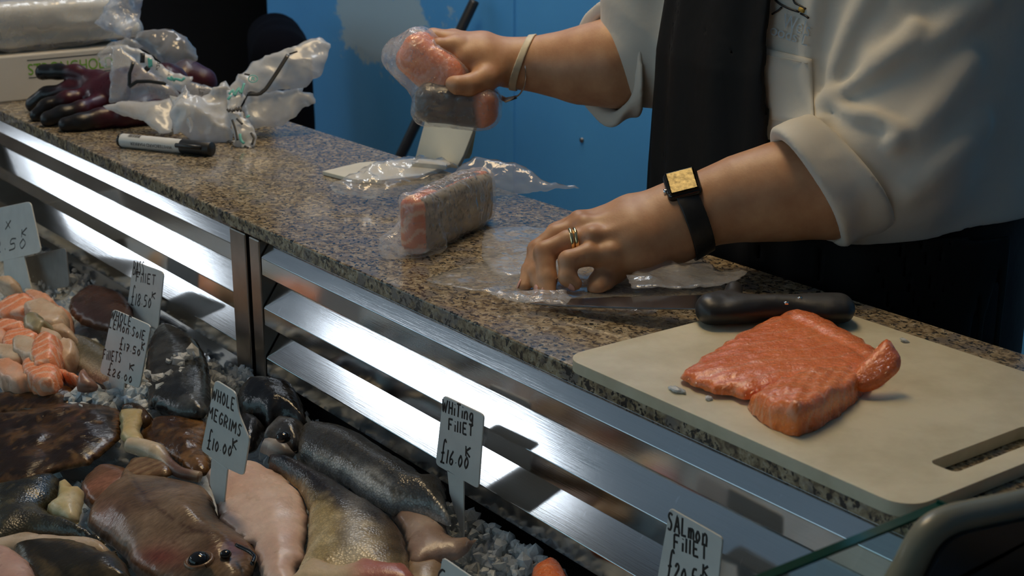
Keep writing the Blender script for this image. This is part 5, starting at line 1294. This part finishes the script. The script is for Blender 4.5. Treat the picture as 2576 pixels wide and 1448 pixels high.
ticket([(58, 648), (165, 622), (175, 722), (74, 732)], [(90, 728), (142, 726), (140, 748), (95, 750)], -0.050, [], 'blank grey shaded ticket behind the cream ticket at the left edge', m=M['grey_tag'], lean=0.05)
# ------------------------------------------------------------------ the fishmonger
FD = np.array((-0.17, -0.985, 0)); FD /= np.linalg.norm(FD)      # the way the chest faces
LD = np.array((-FD[1], FD[0], 0))                                 # towards the left shoulder
PC = np.array((-1.145, 0.570, 0))
person = thing('person', (PC[0], PC[1], 0), 'person in white jacket and black apron, one hand raising bagged fish, other reaching down', 'person')
ZS = np.array([0.55, 0.80, 0.95, 1.05, 1.20, 1.32, 1.40, 1.46])
AS = np.array([.235, .250, .250, .245, .238, .230, .195, .110])
BS = np.array([.170, .185, .192, .192, .188, .170, .130, .075])
def sd_torso(P, off=0.0):
    q = P - PC; u = q @ LD; w = q @ FD; z = P[:, 2]
    a = np.interp(z, ZS, AS) + off; b = np.interp(z, ZS, BS) + off
    k0 = np.sqrt((u/a)**2+(w/b)**2); k1 = np.sqrt((u/a**2)**2+(w/b**2)**2)+1e-9
    d = k0*(k0-1)/k1
    return np.where(k0 < 0.3, -0.1, d)
SHL = PC + LD*0.185 + np.array((0, 0, 1.385)); SHR = PC - LD*0.185 + np.array((0, 0, 1.385))
# arms (photo u, v, depth, radius)
LA = [(2235, 405, 1.52, .056), (2090, 462, 1.515, .053), (1960, 482, 1.520, .047), (1860, 500, 1.525, .040), (1775, 524, 1.528, .0335), (1720, 545, 1.528, .031), (1690, 555, 1.526, .030)]
RA = [(1640, 130, 1.86, .056), (1545, 158, 1.865, .053), (1455, 165, 1.875, .044), (1370, 162, 1.885, .033), (1315, 160, 1.89, .0262), (1285, 158, 1.89, .0250)]
pt_ = lambda q: ond(q[0], q[1], q[2])
LAp, LAr = [pt_(q) for q in LA], [q[3] for q in LA]
RAp, RAr = [pt_(q) for q in RA], [q[3] for q in RA]
def chain_px(P, lst, k=0.004): return sd_chain(P, [pt_(q) for q in lst], [q[3] for q in lst], k)
# left hand: fingertips just over the bag
LF = dict(
 index=[(1462, 560, 1.535, .0125), (1400, 585, 1.535, .0105), (1350, 640, 1.518, .0095), (1333, 680, 1.500, .0085), (1319, 722, 1.487, .0068)],
 middle=[(1468, 572, 1.520, .0128), (1400, 592, 1.518, .0112), (1352, 628, 1.512, .0102), (1348, 688, 1.493, .0092), (1364, 731, 1.478, .0072)],
 ring=[(1492, 600, 1.500, .0130), (1430, 608, 1.498, .0118), (1370, 634, 1.494, .0110), (1376, 700, 1.482, .0100), (1380, 738, 1.473, .0075)],
 little=[(1540, 645, 1.492, .0130), (1480, 640, 1.482, .0112), (1430, 655, 1.476, .0102), (1428, 697, 1.473, .0090), (1446, 712, 1.472, .0072)])
LT = [(1640, 600, 1.53, .020), (1575, 650, 1.525, .0165), (1540, 682, 1.508, .0135), (1510, 712, 1.488, .0118), (1500, 727, 1.478, .0092)]
LPALM = [[(1690, 540, 1.53, .027), (1590, 545, 1.53, .022), (1470, 565, 1.532, .0135)], [(1692, 560, 1.522, .028), (1590, 575, 1.512, .023), (1480, 585, 1.515, .0140)],
         [(1694, 575, 1.515, .028), (1600, 600, 1.502, .023), (1500, 610, 1.500, .0140)], [(1690, 590, 1.520, .027), (1610, 625, 1.502, .022), (1550, 645, 1.494, .0145)]]
def f_lhand(P):
    d = None
    for ch in LPALM:
        e = chain_px(P, ch, 0.01); d = e if d is None else smin(d, e, 0.018)
    fing = None
    for nm, ch in LF.items():
        e = chain_px(P, ch, 0.0035); fing = e if fing is None else smin(fing, e, 0.0018)
    d = smin(d, fing, 0.007)
    d = smin(d, chain_px(P, LT, 0.006), 0.009)
    # knuckles and tendons
    for q in ((1452, 548, 1.522), (1466, 562, 1.507), (1488, 590, 1.487), (1536, 634, 1.480)):
        d = smin(d, np.linalg.norm(P-pt_(q), axis=1)-0.0065, 0.010)
    for a, b in (((1600, 545, 1.504), (1478, 560, 1.507)), ((1605, 572, 1.488), (1500, 592, 1.488))):
        d = smin(d, sd_cone(P, pt_(a), pt_(b), .0025, .0035), 0.010)
    return d
def f_larm(P): return smin(sd_chain(P, LAp, LAr, 0.02), f_lhand(P), 0.02)
# right hand closed over the packet
RPALM = [[(1288, 152, 1.89, .017), (1215, 125, 1.89, .021), (1140, 100, 1.90, .0135)], [(1288, 158, 1.885, .018), (1215, 140, 1.878, .021), (1145, 115, 1.872, .0140)],
         [(1288, 164, 1.885, .017), (1220, 160, 1.870, .019), (1170, 150, 1.862, .0140)]]
RF = dict(
 index=[(1150, 118, 1.868, .0130), (1105, 118, 1.862, .0110), (1072, 140, 1.868, .0100), (1062, 172, 1.876, .0080)],
 middle=[(1140, 104, 1.885, .0130), (1092, 96, 1.885, .0112), (1052, 112, 1.892, .0100), (1035, 145, 1.902, .0080)],
 ring=[(1140, 100, 1.905, .0125), (1090, 92, 1.915, .0108), (1048, 110, 1.925, .0098), (1030, 140, 1.935, .0078)],
 little=[(1146, 104, 1.925, .0120), (1100, 104, 1.942, .0100), (1066, 122, 1.950, .0088), (1052, 148, 1.955, .0070)])
RT = [(1258, 172, 1.872, .0200), (1218, 200, 1.850, .0160), (1180, 214, 1.836, .0128), (1150, 214, 1.830, .0108), (1138, 210, 1.832, .0086)]
def f_rhand(P):
    d = None
    for ch in RPALM:
        e = chain_px(P, ch, 0.01); d = e if d is None else smin(d, e, 0.018)
    fing = None
    for nm, ch in RF.items():
        e = chain_px(P, ch, 0.0035); fing = e if fing is None else smin(fing, e, 0.0018)
    return smin(smin(d, fing, 0.007), chain_px(P, RT, 0.006), 0.010)
def f_rarm(P): return smin(sd_chain(P, RAp, RAr, 0.02), f_rhand(P), 0.02)
def bounds(pts, m): P = np.array(pts); return P.min(0)-m, P.max(0)+m
lo, hi = bounds([pt_(q) for q in LA[:]] + [pt_(q) for c in LF.values() for q in c] + [pt_(q) for q in LT], 0.065)
vL, fL = sdf_mesh(f_larm, lo, hi, 0.0017)
vL[:, 2] = np.maximum(vL[:, 2], CT+0.0055)
lo, hi = bounds([pt_(q) for q in RA] + [pt_(q) for c in RF.values() for q in c] + [pt_(q) for q in RT], 0.065)
vR, fR = sdf_mesh(f_rarm, lo, hi, 0.0022)
SL = [(None, SHL, .082), ((2360, 20, 1.560), None, .086), ((2290, 220, 1.540), None, .088), ((2235, 395, 1.520), None, .082), ((2130, 440, 1.515), None, .066)]
SLp = [q[1] if q[1] is not None else ond(*q[0]) for q in SL]; SLr = [q[2] for q in SL]
SR = [(None, SHR, .082), ((1690, -60, 1.84), None, .080), ((1665, 100, 1.855), None, .074), ((1630, 145, 1.862), None, .060)]
SRp = [q[1] if q[1] is not None else ond(*q[0]) for q in SR]; SRr = [q[2] for q in SR]
# rest of the body: torso, neck, head, upper arms, legs
HC = PC + FD*0.045 + np.array((0, 0, 1.615)); HM = np.array([LD, FD, (0, 0, 1.0)])
def f_body(P):
    z = P[:, 2]
    d = np.maximum(sd_torso(P, -0.014), np.maximum(z-1.45, 0.80-z))
    d = smin(d, sd_cone(P, PC+(0, 0, 1.40), HC-(0, 0, .06), .062, .055), 0.05)
    h = sd_ell(P, HC, (.075, .095, .115), HM)
    h = smin(h, sd_ell(P, HC+FD*0.03-np.array((0, 0, .065)), (.055, .062, .055), HM), 0.04)
    h = smin(h, sd_cone(P, HC+FD*0.092+np.array((0, 0, .012)), HC+FD*0.112-np.array((0, 0, .022)), .008, .013), 0.012)
    for s in (-1, 1):
        h = smin(h, sd_ell(P, HC+LD*s*0.078-np.array((0, 0, .012)), (.010, .018, .030), HM), 0.006)
        h = np.maximum(h, -(np.linalg.norm(P-(HC+FD*0.098+LD*s*0.031+np.array((0, 0, .012))), axis=1)-0.014))
    for o_ in (-0.055, -0.066): h = smin(h, sd_ell(P, HC+FD*0.088+np.array((0, 0, o_)), (.024, .009, .006), HM), 0.005)
    d = smin(d, h, 0.02)
    d = smin(d, sd_chain(P, [PC+LD*0.15+np.array((0, 0, 1.37))]+SLp[1:4]+[LAp[0]], [.055, .052, .05, .05, .05], 0.03), 0.03); d = smin(d, sd_chain(P, [PC-LD*0.15+np.array((0, 0, 1.37))]+SRp[1:3]+[RAp[0]], [.055, .05, .05, .05], 0.03), 0.03)
    for s in (-1, 1):
        hp_ = PC + LD*s*0.10
        d = smin(d, sd_chain(P, [hp_+(0, 0, .86), hp_+FD*.01+(0, 0, .48), hp_+(0, 0, .09)], [.105, .070, .045], 0.03), 0.05)
        d = smin(d, sd_cone(P, hp_+(0, 0, .045), hp_+FD*0.16+(0, 0, .03), .042, .030), 0.03)
    return d
vB, fB = sdf_mesh(f_body, PC+(-0.48, -0.40, 0.0), PC+(0.42, 0.34, 1.76), 0.010)
v, f = join([(vL, fL), (vR, fR), (vB, fB)])
mesh('body', v, f, M['skin'], person)
for s in (-1, 1):
    bm = bmesh.new(); bmesh.ops.create_uvsphere(bm, u_segments=14, v_segments=10, radius=0.0125)
    v = np.array([tuple(q.co) for q in bm.verts]) + HC+FD*0.088+LD*s*0.031+np.array((0, 0, .012)); f = [[q.index for q in p.verts] for p in bm.faces]; bm.free()
    mesh('eye', v, f, M['white_tag'], person)
def f_hair(P):
    d = sd_ell(P, HC-FD*0.012+np.array((0, 0, .018)), (.088, .106, .118), HM) - 0.004*noise3(P*np.array((1, 1, .25)), 90, 3, 2)
    d = smin(d, sd_ell(P, HC-FD*0.12+np.array((0, 0, .03)), (.045, .04, .045), HM), 0.02)
    q = P-HC; return np.maximum(d, (q @ FD) - 0.055 - 0.5*np.maximum(0, q[:, 2]-0.03))
v, f = sdf_mesh(f_hair, HC-0.2, HC+0.2, 0.006); mesh('hair', v, f, M['hair'], person)
# fingernails
def nail(c, nrm, ax_, w, l, nm):
    nrm = np.asarray(nrm)/np.linalg.norm(nrm); ax_ = ax_-nrm*np.dot(ax_, nrm); ax_ /= np.linalg.norm(ax_); sd = np.cross(nrm, ax_)
    bm = bmesh.new(); bmesh.ops.create_uvsphere(bm, u_segments=12, v_segments=8, radius=1)
    v = np.array([tuple(q.co) for q in bm.verts]); f = [[q.index for q in p.verts] for p in bm.faces]; bm.free()
    mesh('fingernail', c + v[:, :1]*w*sd + v[:, 1:2]*l*ax_ + v[:, 2:]*0.0012*nrm, f, M['nail'], person)
for ch in ('index', 'ring', 'little', 'middle'):
    a, b = pt_(LF[ch][-2]), pt_(LF[ch][-1]); ax_ = (b-a)/np.linalg.norm(b-a)
    tocam = CAM-b; tocam /= np.linalg.norm(tocam); side_ = np.array((-0.80, -0.35, 0.2))
    nr = side_ + 0.45*tocam; nr -= ax_*np.dot(nr, ax_); nr /= np.linalg.norm(nr)
    nail(b - ax_*0.001 + nr*(LF[ch][-1][3]-0.0004), nr, ax_, 0.0046, 0.0062, ch)

def march(u, v, fn, t0=1.1, t1=2.4):
    d = ray(u, v); ln = np.linalg.norm(d); t = t0
    for _ in range(160):
        p = CAM + d/F_PX*t; s = float(fn(p[None])[0])
        if s < 0.0006: return p
        t += max(s*0.7, 0.0006)*F_PX/ln
        if t > t1: return None
    return None
HEM = float(march(2360, 556, lambda P: sd_torso(P, 0.006))[2])
# ---- trousers
def f_trs(P):
    z = P[:, 2]; d = np.maximum(sd_torso(P, -0.004), np.maximum(z-HEM-0.02, 0.82-z))
    for s in (-1, 1):
        hp_ = PC + LD*s*0.105
        d = smin(d, sd_chain(P, [hp_+(0, 0, .86), hp_+FD*.01+(0, 0, .48), hp_+(0, 0, .10)], [.125, .095, .080], 0.03), 0.05)
    return d - 0.003*noise3(P, 14, 6, 2)
v, f = sdf_mesh(f_trs, PC+(-0.42, -0.34, 0.0), PC+(0.42, 0.34, 1.10), 0.010); mesh('trousers', v, f, M['trousers'], person)

# ---- jacket: torso and sleeves with folds
def f_jbase(P):
    d = np.maximum(sd_torso(P, 0.004 + 0.012*0), np.maximum(P[:, 2]-1.45, HEM-P[:, 2]))
    flare = 0.008*np.exp(-((P[:, 2]-HEM)/0.05)**2)
    d = smin(d-flare, sd_chain(P, SLp, SLr, 0.03), 0.035)
    return smin(d, sd_chain(P, SRp, SRr, 0.03), 0.03)
FOLDS = [  # photo polylines of raised folds, half width, height
 ([(2060, -40), (2040, 60), (2030, 160), (2042, 240), (2062, 300)], 0.0105, 0.0116), ([(2200, -40), (2140, 60), (2098, 160), (2070, 260)], 0.0112, 0.0116),
 ([(2300, 70), (2275, 105), (2215, 160), (2150, 205), (2085, 243)], 0.0105, 0.0145), ([(2085, 250), (2140, 282), (2205, 292), (2255, 325), (2245, 360)], 0.0090, 0.0130),
 ([(2480, 0), (2400, 60), (2310, 110), (2200, 150)], 0.0165, 0.0116), ([(2450, 160), (2390, 240), (2310, 320), (2270, 350)], 0.0180, 0.0101), ([(2480, 320), (2400, 400), (2300, 480)], 0.0180, 0.0101)]
FP = []
for pl, r_f, h_f in FOLDS:
    q = [march(u, v, f_jbase) for u, v in crom(pl, False, 4)]
    q = [a for a in q if a is not None]
    if len(q) > 1: FP.append((np.array(q), r_f, h_f))
def f_jacket(P):
    d = f_jbase(P)
    for q, r_f, h_f in FP:
        e = None
        for a, b in zip(q[:-1], q[1:]):
            ab = b-a; t = np.clip(((P-a) @ ab)/(ab @ ab + 1e-12), 0, 1); k = np.linalg.norm(P-a-t[:, None]*ab, axis=1); e = k if e is None else np.minimum(e, k)
        d = d - h_f*(np.exp(-(e/r_f)**2) - 0.35*np.exp(-(e/(2.4*r_f))**2))
    return d - 0.004*noise3(P*np.array((1, 1, .5)), 14, 8, 2)
v, f = sdf_mesh(f_jacket, PC+(-0.50, -0.42, 0.99), PC+(0.42, 0.36, 1.50), 0.0042)
mesh('jacket', v, f, M['jacket'], person)
# rolled cuffs
R_AX = np.array((_ca, _sa, 0)); U_AX = np.array((-(-_sa)*0 + _sa*_sp*-1*-1*0, 0, 1.0))
def img_dir(dx, dy):                       # direction in the picture plane, as a world vector
    a = ond(1288+dx, 724+dy, 1.5) - ond(1288, 724, 1.5); return a/np.linalg.norm(a)
def cuff(name, A, B, ra, rb, nA, nB, wall, seed, fold):
    ax_ = (B-A)/np.linalg.norm(B-A)
    def g(P):
        ab = B-A; t = ((P-A) @ ab)/(ab @ ab); rr = np.linalg.norm(P-A-t[:, None]*ab, axis=1); R_ = ra+(rb-ra)*np.clip(t, 0, 1)
        wob = 0.004*noise3(P, 22, seed, 2) + fold*np.sin(((P-A) @ np.cross(ax_, (0, 0, 1)))*55 + 40*((P-A) @ ax_))
        shell = np.abs(rr - R_ - wob) - wall*(0.75+0.25*np.cos(np.clip(t, 0, 1)*2*math.pi))
        c1 = (P-B) @ nB; c2 = -((P-A) @ nA)
        w = np.maximum(c1, c2)
        k = np.maximum(shell+0.006, 0); k2 = np.maximum(w+0.006, 0)
        return np.where((k > 0) & (k2 > 0), np.sqrt(k*k+k2*k2)-0.006, np.maximum(shell, w))
    lo = np.minimum(A, B)-0.12; hi = np.maximum(A, B)+0.12
    v, f = sdf_mesh(g, lo, hi, 0.003); return mesh(name, v, f, M['jacket'], person)
cuff('sleeve_cuff', ond(2138, 430, 1.512), ond(2026, 474, 1.505), .068, .0625, img_dir(-.80, .60), img_dir(-.85, .53), .0085, 3, .0015)
tcr = CAM-ond(1540, 160, 1.86); tcr /= np.linalg.norm(tcr)
cuff('sleeve_cuff', ond(1600, 148, 1.862), ond(1522, 160, 1.862), .066, .069, img_dir(-1, .1), img_dir(-.95, .10)*0.88 + tcr*0.47, .010, 5, .003)

# ---- apron over the jacket, skirt to below the worktop
def f_apron(P):
    base = smin(np.maximum(sd_torso(P, 0.012), np.maximum(P[:, 2]-1.47, 0.45-P[:, 2])), 1e3, 0.01)
    q = P-PC; u = q @ LD; w = q @ FD
    drape = 0.0028*np.sin(u*95 + 3*noise3(P*np.array((1, 1, .2)), 8, 3)) + 0.003*noise3(P*np.array((1, 1, .25)), 20, 4, 2)
    sh = np.abs(sd_torso(P, 0.0135) - drape) - 0.003
    zz = P[:, 2]
    edge = np.interp(zz, [0.45, HEM-0.02, HEM+0.02, max(1.12, HEM+.05), 1.22, 1.30, 1.45], [.26, .26, .13, APR[0], APR[1], APR[2], APR[3]])
    sh = np.maximum(sh, (u-edge)*0.8)
    sh = np.maximum(sh, -w - 0.02 - 0.0*u)
    return np.maximum(sh, np.maximum(zz-1.44, 0.45-zz))
APR = []
for v_ in (330, 190, 90, -60):
    x_ = {330: 1940, 190: 1922, 90: 1926, -60: 1962}[v_]
    p = march(x_, v_, lambda P: sd_torso(P, 0.0135)); APR.append(float((p-PC) @ LD))
v, f = sdf_mesh(f_apron, PC+(-0.36, -0.32, 0.44), PC+(0.36, 0.32, 1.46), 0.0042); mesh('apron', v, f, M['apron'], person)
# ---- chest pocket and embroidery, laid on the jacket where they are seen
def lay(px, lift, fn=f_jacket):
    out = []
    for u, v in px:
        p = march(u, v, fn)
        d = CAM-p; out.append(p + d/np.linalg.norm(d)*lift)
    return np.array(out)
gu = np.linspace(0, 1, 12); gv = np.linspace(0, 1, 14)
gp = [((1-a)*((1-b)*1912+b*1936) + a*((1-b)*2042+b*2048), (1-b)*(118+30*a) + b*(300+14*a)) for b in gv for a in gu]
try:
    PK = lay(gp, 0.0035); Bk = lay(gp, -0.002)
    F1 = [(i*12+j, i*12+j+1, (i+1)*12+j+1, (i+1)*12+j) for i in range(13) for j in range(11)]
    rim = [(j, j+1) for j in range(11)] + [(11+12*i, 11+12*(i+1)) for i in range(13)] + [(13*12+j+1, 13*12+j) for j in range(11)] + [(12*(i+1), 12*i) for i in range(13)]
    mesh('chest_pocket', np.vstack([PK, Bk]), F1 + [[a+168 for a in q[::-1]] for q in F1] + [[b, a, a+168, b+168] for a, b in rim], M['jacket'], person)
    hem = lay([(1916, 134), (1950, 143), (1990, 150), (2030, 160)], 0.0042); v, f = tube(hem, 0.0008, 6); mesh('pocket_stitching', v, f, M['jacket'], person)
except Exception as e: print('pocket', e)
def stitch_text(body, o_px, x_px, y_px, m):
    V, W, fs, _ = text_mesh('embroidery', body, m, person, (0, 0, 0), (1, 0, 0), (0, 1, 0), 1)
    o_, x_, y_ = (np.array(q, float) for q in (o_px, x_px, y_px))
    px = o_ + (V[:, :1]/V[:, 0].max())*(x_-o_) + (V[:, 1:2]/0.72)*(y_-o_)
    mesh('embroidery', lay(px, 0.0036), fs, m, person, smooth=False)
stitch_text('Wels', (1966, 68), (2034, 92), (1974, 32), M['thread_blue'])
stitch_text('oods L', (1936, 86), (2030, 116), (1942, 58), M['thread_blue'])
for nm, pl, w_, m in (('emblem_line', [(1950, 0), (1962, 10), (1985, 22), (2010, 30)], .0011, M['ink']), ('emblem_line', [(1942, 36), (1958, 26), (1966, 18)], .0011, M['ink']),
                      ('emblem_line', [(1994, -4), (2000, 8), (2012, 14), (2026, 22)], .0010, M['ink']), ('emblem_line', [(2014, 34), (2026, 40), (2034, 46)], .0011, M['ink']), ('emblem_patch', [(2012, 22), (2022, 27)], .0026, M['thread_gold'])):
    v, f = tube(lay(crom(pl, False, 3), 0.0016), w_, 6); mesh(nm, v, f, m, person)
# ---- watch, rings, wristbands
wa = (pt_(LA[5])-pt_(LA[4])); wa /= np.linalg.norm(wa); wc = ond(1735, 540, 1.528)
wt = thing('wristwatch', wc, None, None); wt.parent = person; wt.location = tuple(wc - root_loc(person)); wt['label'] = 'square black watch with a gold reflecting face'
def f_strap(P):
    d = np.abs(f_larm(P) - 0.0016) - 0.0016; s = np.abs((P-ond(1735, 545, 1.53)) @ wa) - 0.0115
    return np.maximum(d, s)
v, f = sdf_mesh(f_strap, wc-0.06, wc+0.06, 0.0012); mesh('watch_strap', v, f, M['black_rubber'], wt)
c0 = march(1722, 462, f_larm) if march(1722, 462, f_larm) is not None else ond(1722, 475, 1.50)
tocam = CAM-c0; tocam /= np.linalg.norm(tocam)
ll_ = np.array((-1.8, 0.27, 2.97))-c0; ll_ /= np.linalg.norm(ll_); nz_ = ll_ + tocam; nz_ /= np.linalg.norm(nz_)
nz_ = nz_/np.linalg.norm(nz_); xd = img_dir(1, -.16); xw = xd - nz_*np.dot(xd, nz_); xw /= np.linalg.norm(xw); yw = np.cross(nz_, xw); WM = np.array([xw, yw, nz_])
wcc = ond(1718, 468, float(np.dot(c0-CAM, ray(1288, 724))/np.linalg.norm(ray(1288, 724)))) + nz_*0.002
v, f = sdf_mesh(lambda P: sd_box(P, wcc, (.0180, .0190, .0058), .0054, WM), wcc-0.035, wcc+0.035, 0.0010); mesh('watch_case', v, f, M['black_gloss'], wt)
v, f = sdf_mesh(lambda P: sd_box(P, wcc+nz_*.0048, (.0150, .0165, .0018), .0016, WM), wcc-0.035, wcc+0.035, 0.0008); mesh('watch_face', v, f, M['watch_glass'], wt)
v, f = tube([wcc-xw*0.0172-yw*.004, wcc-xw*0.0205-yw*.004], 0.0032, 10); mesh('watch_crown', v, f, M['chrome'], wt)
rgp = [pt_(q) for q in LF['ring']]; ra_ = (rgp[1]-rgp[0])/np.linalg.norm(rgp[1]-rgp[0])
for k, off in enumerate((0.0005, 0.0052)):
    c = rgp[1] - ra_*(0.002+off); a = np.cross(ra_, (0, 0, 1)); a /= np.linalg.norm(a); b = np.cross(a, ra_); rr = 0.0124
    v, f = tube([c + rr*(math.cos(t)*a+math.sin(t)*b) for t in np.linspace(0, 2*math.pi, 33)], 0.0022, 8, cap=False); mesh('ring', v, f, M['gold'], person)
ba = (RAp[4]-RAp[3]); ba /= np.linalg.norm(ba)
def f_band(P):
    n_ = ba + 0.32*np.array((0, 0, 1)); n_ /= np.linalg.norm(n_)
    return np.maximum(np.abs(f_rarm(P)-0.001)-0.0011, np.abs((P-ond(1316, 155, 1.888)) @ n_)-0.0045)
c = RAp[4]; v, f = sdf_mesh(f_band, c-0.07, c+0.07, 0.0013); mesh('wristband', v, f, M['band'], person)
bp_ = [ond(u, v, d) for u, v, d in ((1296, 112, 1.872), (1318, 150, 1.855), (1322, 200, 1.860), (1308, 236, 1.875), (1280, 248, 1.885), (1254, 236, 1.885), (1240, 215, 1.88), (1262, 150, 1.91), (1285, 108, 1.90))]
v, f = tube(crom(bp_, True, 6), 0.0011, 6, cap=False); mesh('bracelet', v, f, M['chrome'], person)
v, f = tube([ond(1254, 243, 1.884), ond(1272, 252, 1.884), ond(1300, 244, 1.88)], (0.0022, 0.0034, 0.0022), 8); mesh('bracelet_charm', v, f, M['chrome'], person)

# ------------------------------------------------------------------ the packet in the raised hand
hb = thing('bagged_salmon', ond(1140, 300, 1.88), 'bag of salmon pieces held up in the raised hand', 'salmon')
sa_, sb_ = ond(1085, 165, 1.872), ond(1150, 262, 1.868)
def f_s1(P): return sd_box(P, sa_, (.044, .026, .028), .018, axes(img_dir(.8, .6) + 0.0)) - 0.003*noise3(P, 30, 3, 2)
v, f = sdf_mesh(f_s1, sa_-0.08, sa_+0.08, 0.0025); mesh('salmon_piece', v, f, M['salmon_b'], hb)
def f_s2(P): return sd_box(P, sb_, (.052, .030, .026), .020, axes(img_dir(.98, .1))) - 0.003*noise3(P, 30, 5, 2)
v, f = sdf_mesh(f_s2, sb_-0.09, sb_+0.09, 0.0025); u_, vv_ = pix(v)
kk = np.clip((u_-1188-0.15*(vv_-262))/16, 0, 1); cc_ = mixc((.030, .026, .024), (.78, .22, .07), kk); mesh('salmon_piece', v, f, M['flesh'], hb, cols=cc_)
def f_hb(P):
    d = smin(f_s1(P), f_s2(P), 0.02)
    d = smin(d, sd_cone(P, ond(1030, 150, 1.875), ond(992, 140, 1.88), .022, .010), 0.03)
    d = np.maximum(d - 0.0045 - 0.004*noise3(P, 38, 9, 3), -(f_rhand(P)-0.0008))
    return d
v, f = sdf_mesh(f_hb, np.minimum(sa_, sb_)-0.11, np.maximum(sa_, sb_)+0.11, 0.0026); mesh('bag_film', v, f, M['film_tight'], hb)
